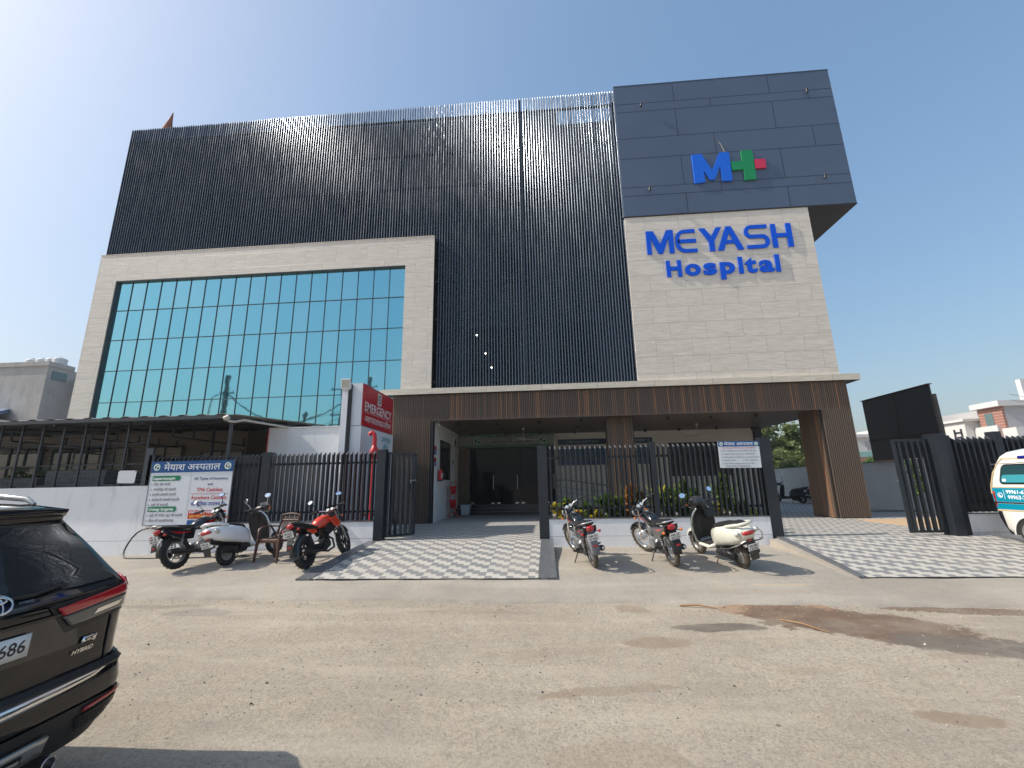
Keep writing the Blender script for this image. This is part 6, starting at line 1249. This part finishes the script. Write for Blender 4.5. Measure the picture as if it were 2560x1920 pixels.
# spoiler lip, roof rail, side glass, mirror, wheels
mb=MB(); V=[]; uu=[-.60,-.5,-.3,0,.3,.5,.60]
for u in uu:
    k=abs(u)/.60; x=XR-.36-.05*k*k; V+=[(x,YC+u,GV+1.545+.012*k),(x-.02,YC+u,GV+1.515),(x-.14,YC+u,GV+1.535),(x-.30,YC+u,GV+1.592+.0*k)]
mb.add(V,[(i*4+j,i*4+(j+1)%4,(i+1)*4+(j+1)%4,(i+1)*4+j) for i in range(6) for j in range(4)]+[(3,2,1,0),(24,25,26,27)],0,True); mb.build('roof_spoiler',BP,SUV)
for s_ in (1,-1):
    b=MB(); b.tube([(XR-.62,YC+s_*.56,GV+1.59),(XR-.68,YC+s_*.56,GV+1.625),(XR-.9,YC+s_*.565,GV+1.645),(XR-1.6,YC+s_*.57,GV+1.655),(XR-2.2,YC+s_*.56,GV+1.62)],[.012,.018,.02,.02,.012],8); b.build('roof_rail',sk,SUV)
    mb=MB(); y0=YC+s_*.005
    def sd(v): return YC+s_*(half(v)+.006)
    mb.add([(XR-.62,sd(1.17),GV+1.17),(XR-3.0,sd(1.14),GV+1.14),(XR-2.5,sd(1.44),GV+1.44),(XR-.82,sd(1.44),GV+1.44)],[(0,1,2,3)]); mb.build('side_window',gl,SUV)
    for xw in (.95,3.55):
        arch=MB(); arch.torus((XR-xw,YC+s_*.865,GV+.35),(0,1,0),.37,.03,28,8); arch.build('wheel_arch',M['seat'],SUV)
        wt=MB(); wt.ring((XR-xw,YC+s_*.80,GV+.32),(0,1,0),.25,[(.07*math.cos(2*math.pi*j/10),.10*math.sin(2*math.pi*j/10)) for j in range(10)],32); w0=wt.build('tyre',M['rubber'],SUV)
        rm=MB(); 
        for k in range(6): a=k*math.pi/3; rm.tube([(XR-xw,YC+s_*.90,GV+.32),(XR-xw+.2*math.cos(a),YC+s_*.89,GV+.32+.2*math.sin(a))],[.035,.022],6)
        rm.ring((XR-xw,YC+s_*.86,GV+.32),(0,1,0),.20,[(-.01,-.05),(.01,-.05),(.01,.05),(-.01,.05)],28); rm.build('rim',M['alloy'],w0)
# wiper
b=MB(); b.tube([S_(.0,1.14,.02),S_(.2,1.13,.03),S_(.38,1.15,.03)],.008,5); b.build('rear_wiper',M['black'],SUV)
# --- white clinic van : heading +x, its right flank (world -y side) faces us
VX,VY,VG=0.,0.,0.
VAN=thing('ambulance_van','small white ambulance van with teal band and phone numbers at the right edge','van',(8.88,9.80,-.10),rz=rad(-94))
vp=mat('cream_white_van_paint',(.80,.785,.74),.22,coat=.5)
HV=[(.18,.66),(.3,.69),(.5,.70),(.95,.70),(1.1,.685),(1.5,.635),(1.66,.60),(1.74,.54),(1.79,.42)]
RD=[(.18,.22),(.3,.13),(.5,.06),(.8,.02),(1.0,.0),(1.15,.01),(1.5,.12),(1.66,.22),(1.74,.32),(1.79,.5)]
def hv(v): return lerp(HV,v)
VYC=VY+.70
def SV(u,v,off=0.):
    hw=hv(v); q=min(1,abs(u)/hw); d=lerp(RD,v)+.03*q*q+.09*max(0,(q-.82)/.18)**2; return Vector((VX+d-off,VYC+u,VG+v))
vv=[.18,.3,.4,.5,.6,.8,.95,1.0,1.1,1.2,1.3,1.4,1.5,1.6,1.66,1.70,1.74,1.77,1.79]
V=[]
for v in vv:
    hw=hv(v); row=[SV(u*hw,v) for u in us]; xr=row[0].x
    xf=VX+3.3-(0 if v<.9 else (v-.9)*.5)
    for s in (.1,.3,.5,.7,.9): row.append(Vector((xr+(xf-xr)*s,VYC+hw,VG+v)))
    for u in (.95,.5,0,-.5,-.95): row.append(Vector((xf+.1*(1-abs(u)),VYC+u*hw,VG+v)))
    for s in (.9,.7,.5,.3,.1): row.append(Vector((xr+(xf-xr)*s,VYC-hw,VG+v)))
    n=len(row); V+=row
MB().add(V,[(i*n+j,i*n+(j+1)%n,(i+1)*n+(j+1)%n,(i+1)*n+j) for i in range(len(vv)-1) for j in range(n)]+[tuple(range(n-1,-1,-1)),tuple((len(vv)-1)*n+j for j in range(n))],0,True).build('body',vp,VAN)
def side(x,v,off): return Vector((VX+x,VYC-hv(v)-off,VG+v))
def spatch(name,x0,x1,v0,v1,off,m,par=VAN,n=6,x0t=None,x1t=None):
    mb=MB(); V=[]
    for j in range(n+1):
        t=j/n; v=v0+(v1-v0)*t; a=x0+((x0t if x0t is not None else x0)-x0)*t; b_=x1+((x1t if x1t is not None else x1)-x1)*t
        V+=[side(a,v,off),side(b_,v,off)]
    mb.add(V,[(2*j,2*j+1,2*j+3,2*j+2) for j in range(n)],0,True); return mb.build(name,m,par)
tealp=mat('teal_vinyl_band',(.0,.24,.36),.3,coat=.3); gold=mat('beige_pinstripe',(.55,.42,.24),.4)
spatch('teal_band',.10,3.2,.80,1.06,.004,tealp); spatch('teal_band',.13,3.2,.66,.765,.004,tealp); spatch('slide_rail',.10,3.2,.775,.795,.010,M['black'])
spatch('pinstripe',.13,3.2,.625,.65,.004,gold); spatch('pinstripe',.10,3.2,1.065,1.08,.004,gold)
spatch('pinstripe',.36,3.1,1.60,1.625,.004,gold)
mb=MB(); mb.tube([side(.10,.95,.003),side(.10,1.1,.003),side(.17,1.35,.003),side(.30,1.55,.003),side(.40,1.63,.003)],.012,5); mb.build('pinstripe',gold,VAN)
# window with rounded corners
def rrect(name,x0,x1,v0,v1,r,off,m,slx=.0):
    mb=MB(); P=[]
    for cx,cv,a0 in ((x1-r,v1-r,0),(x0+r,v1-r,90),(x0+r,v0+r,180),(x1-r,v0+r,270)):
        for k in range(6): a=rad(a0+18*k); x=cx+r*math.cos(a); v=cv+r*math.sin(a); P.append(side(x+slx*(v-v0),v,off))
    mb.add(P,[tuple(range(len(P)))]); return mb.build(name,m,VAN)
rrect('window_seal',.28,1.62,1.13,1.51,.09,.006,M['black'],.22); wv=rrect('side_window',.305,1.60,1.155,1.485,.075,.009,mat('van_tinted_glass',(.02,.06,.07),.06,spec=.6),.22)
rrect('teal_window_film',.33,1.58,1.165,1.31,.05,.012,mat('teal_window_film_vinyl',(.05,.30,.36),.25,coat=.5),.22)
rrect('window_sticker',.37,.44,1.185,1.235,.01,.015,M['paper'])
b=MB(); 
for s_,x,v in (('99961-63222',.40,.955),('99963-22917',.42,.855)): 
    V,F=text_geo(s_,.02,0); A=np.array(V); b.add([side(x+(q[0]-A[:,0].min())*.105,v+q[1]*.098,.008) for q in V],F)
c=side(.27,.925,.008); N=20; v=[]
for i in range(N): a=2*math.pi*i/N; v+=[c+Vector((.055*math.cos(a),0,.05*math.sin(a))),c+Vector((.043*math.cos(a),0,.039*math.sin(a)))]
b.add(v,[(2*i,2*((i+1)%N),2*((i+1)%N)+1,2*i+1) for i in range(N)]); b.prism([(.235,.94),(.25,.95),(.29,.905),(.305,.90),(.29,.885),(.265,.895)],(VX,c.y,VG),X_,Z_,(0,-.001,0)); b.box(VX+.355,VX+.362,c.y-.002,c.y-.001,VG+.85,VG+1.03); b.build('phone_numbers',M['twhite'],VAN)
b=MB(); b.obox(tuple(side(.80,1.63,.012)),(.17,.03,.055),(rad(-14),0,0),bev=.01); bl=b.build('blue_beacon',mat('blue_beacon_lens',(.01,.015,.22),.1,coat=1),VAN); b=MB(); b.obox(tuple(side(.93,1.632,.010)),(.09,.028,.05),(rad(-14),0,0),bev=.01); b.build('beacon_clear_lens',M['clear'],VAN)
mb=MB(); V=[]
for v in (.70,.80,.90,1.0): V+=[SV(-hv(v)*.80,v,.012),SV(-hv(v)*1.0,v,.012)+Vector((0,-.006,0)),side(.16,v,.006)]
mb.add(V,[(3*i+j,3*i+j+1,3*i+j+4,3*i+j+3) for i in range(3) for j in range(2)],0,True); mb.build('tail_light',M['redlens'],VAN)
mb=MB(); V=[]
for v in (.20,.35,.5,.62): V+=[SV(0,v,.03),SV(-hv(v)*.8,v,.03),SV(-hv(v)*1.0,v,.025)+Vector((0,-.01,0)),side(.22+.1*(.62-v),v,.008)]
mb.add(V,[(4*i+j,4*i+j+1,4*i+j+5,4*i+j+4) for i in range(3) for j in range(3)],0,True); mb.build('rear_bumper',M['black'],VAN)
mb=MB(); mb.tube([side(.0+.14,1.52,.002),side(1.5,1.54,.002),side(3.0,1.54,.002)],.006,5); mb.build('gutter_trim',M['tgrey'],VAN)
for xw in (.70,2.6):
    a_=MB(); yy=VYC-.695; v=[];
    for i in range(15): a=math.pi*i/14; v+=[(VX+xw+.33*math.cos(a),yy-.008,VG+.24+.33*math.sin(a)),(VX+xw+.0,yy-.008,VG+.24)]
    a_.add([(VX+xw+.31*math.cos(math.pi*i/14),yy-.006,VG+.20+.33*math.sin(math.pi*i/14)) for i in range(15)],[tuple(range(15))]); a_.build('wheel_well',M['joint'],VAN)
    lip=MB(); lip.tube([(VX+xw+.315*math.cos(math.pi*i/14),yy-.008,VG+.20+.335*math.sin(math.pi*i/14)) for i in range(15)],.012,5); lip.build('arch_lip',vp,VAN)
    tt=MB(); tt.ring((VX+xw,yy+.06,VG+.265),(0,1,0),.205,[(.06*math.cos(2*math.pi*j/10),.075*math.sin(2*math.pi*j/10)) for j in range(10)],32); t0=tt.build('tyre',M['rubber'],VAN)
    rr_=MB(); rr_.ring((VX+xw,yy+.0,VG+.265),(0,1,0),.15,[(-.012,-.03),(.01,-.03),(.01,.03),(-.012,.03)],28); rr_.cyl((VX+xw,yy+.01,VG+.265),(VX+xw,yy+.03,VG+.265),.145,n=28); rr_.cyl((VX+xw,yy-.02,VG+.265),(VX+xw,yy+.02,VG+.265),.05,n=16); rr_.build('rim',M['alloy'],t0)
# ---------------- thin winter haze
mb=MB().box(-905,905,-905,905,-1.62,19.6); hz=mb.build('haze',[]); tag(hz,kind='stuff')
m=bpy.data.materials.new('haze_air'); m.use_nodes=True; nt=m.node_tree; nt.nodes.remove(nt.nodes['Principled BSDF']); v=nt.nodes.new('ShaderNodeVolumePrincipled'); v.inputs['Color'].default_value=(.90,.93,1,1); v.inputs['Density'].default_value=.0006; nt.links.new(v.outputs[0],nt.nodes['Material Output'].inputs['Volume']); hz.data.materials.append(m)
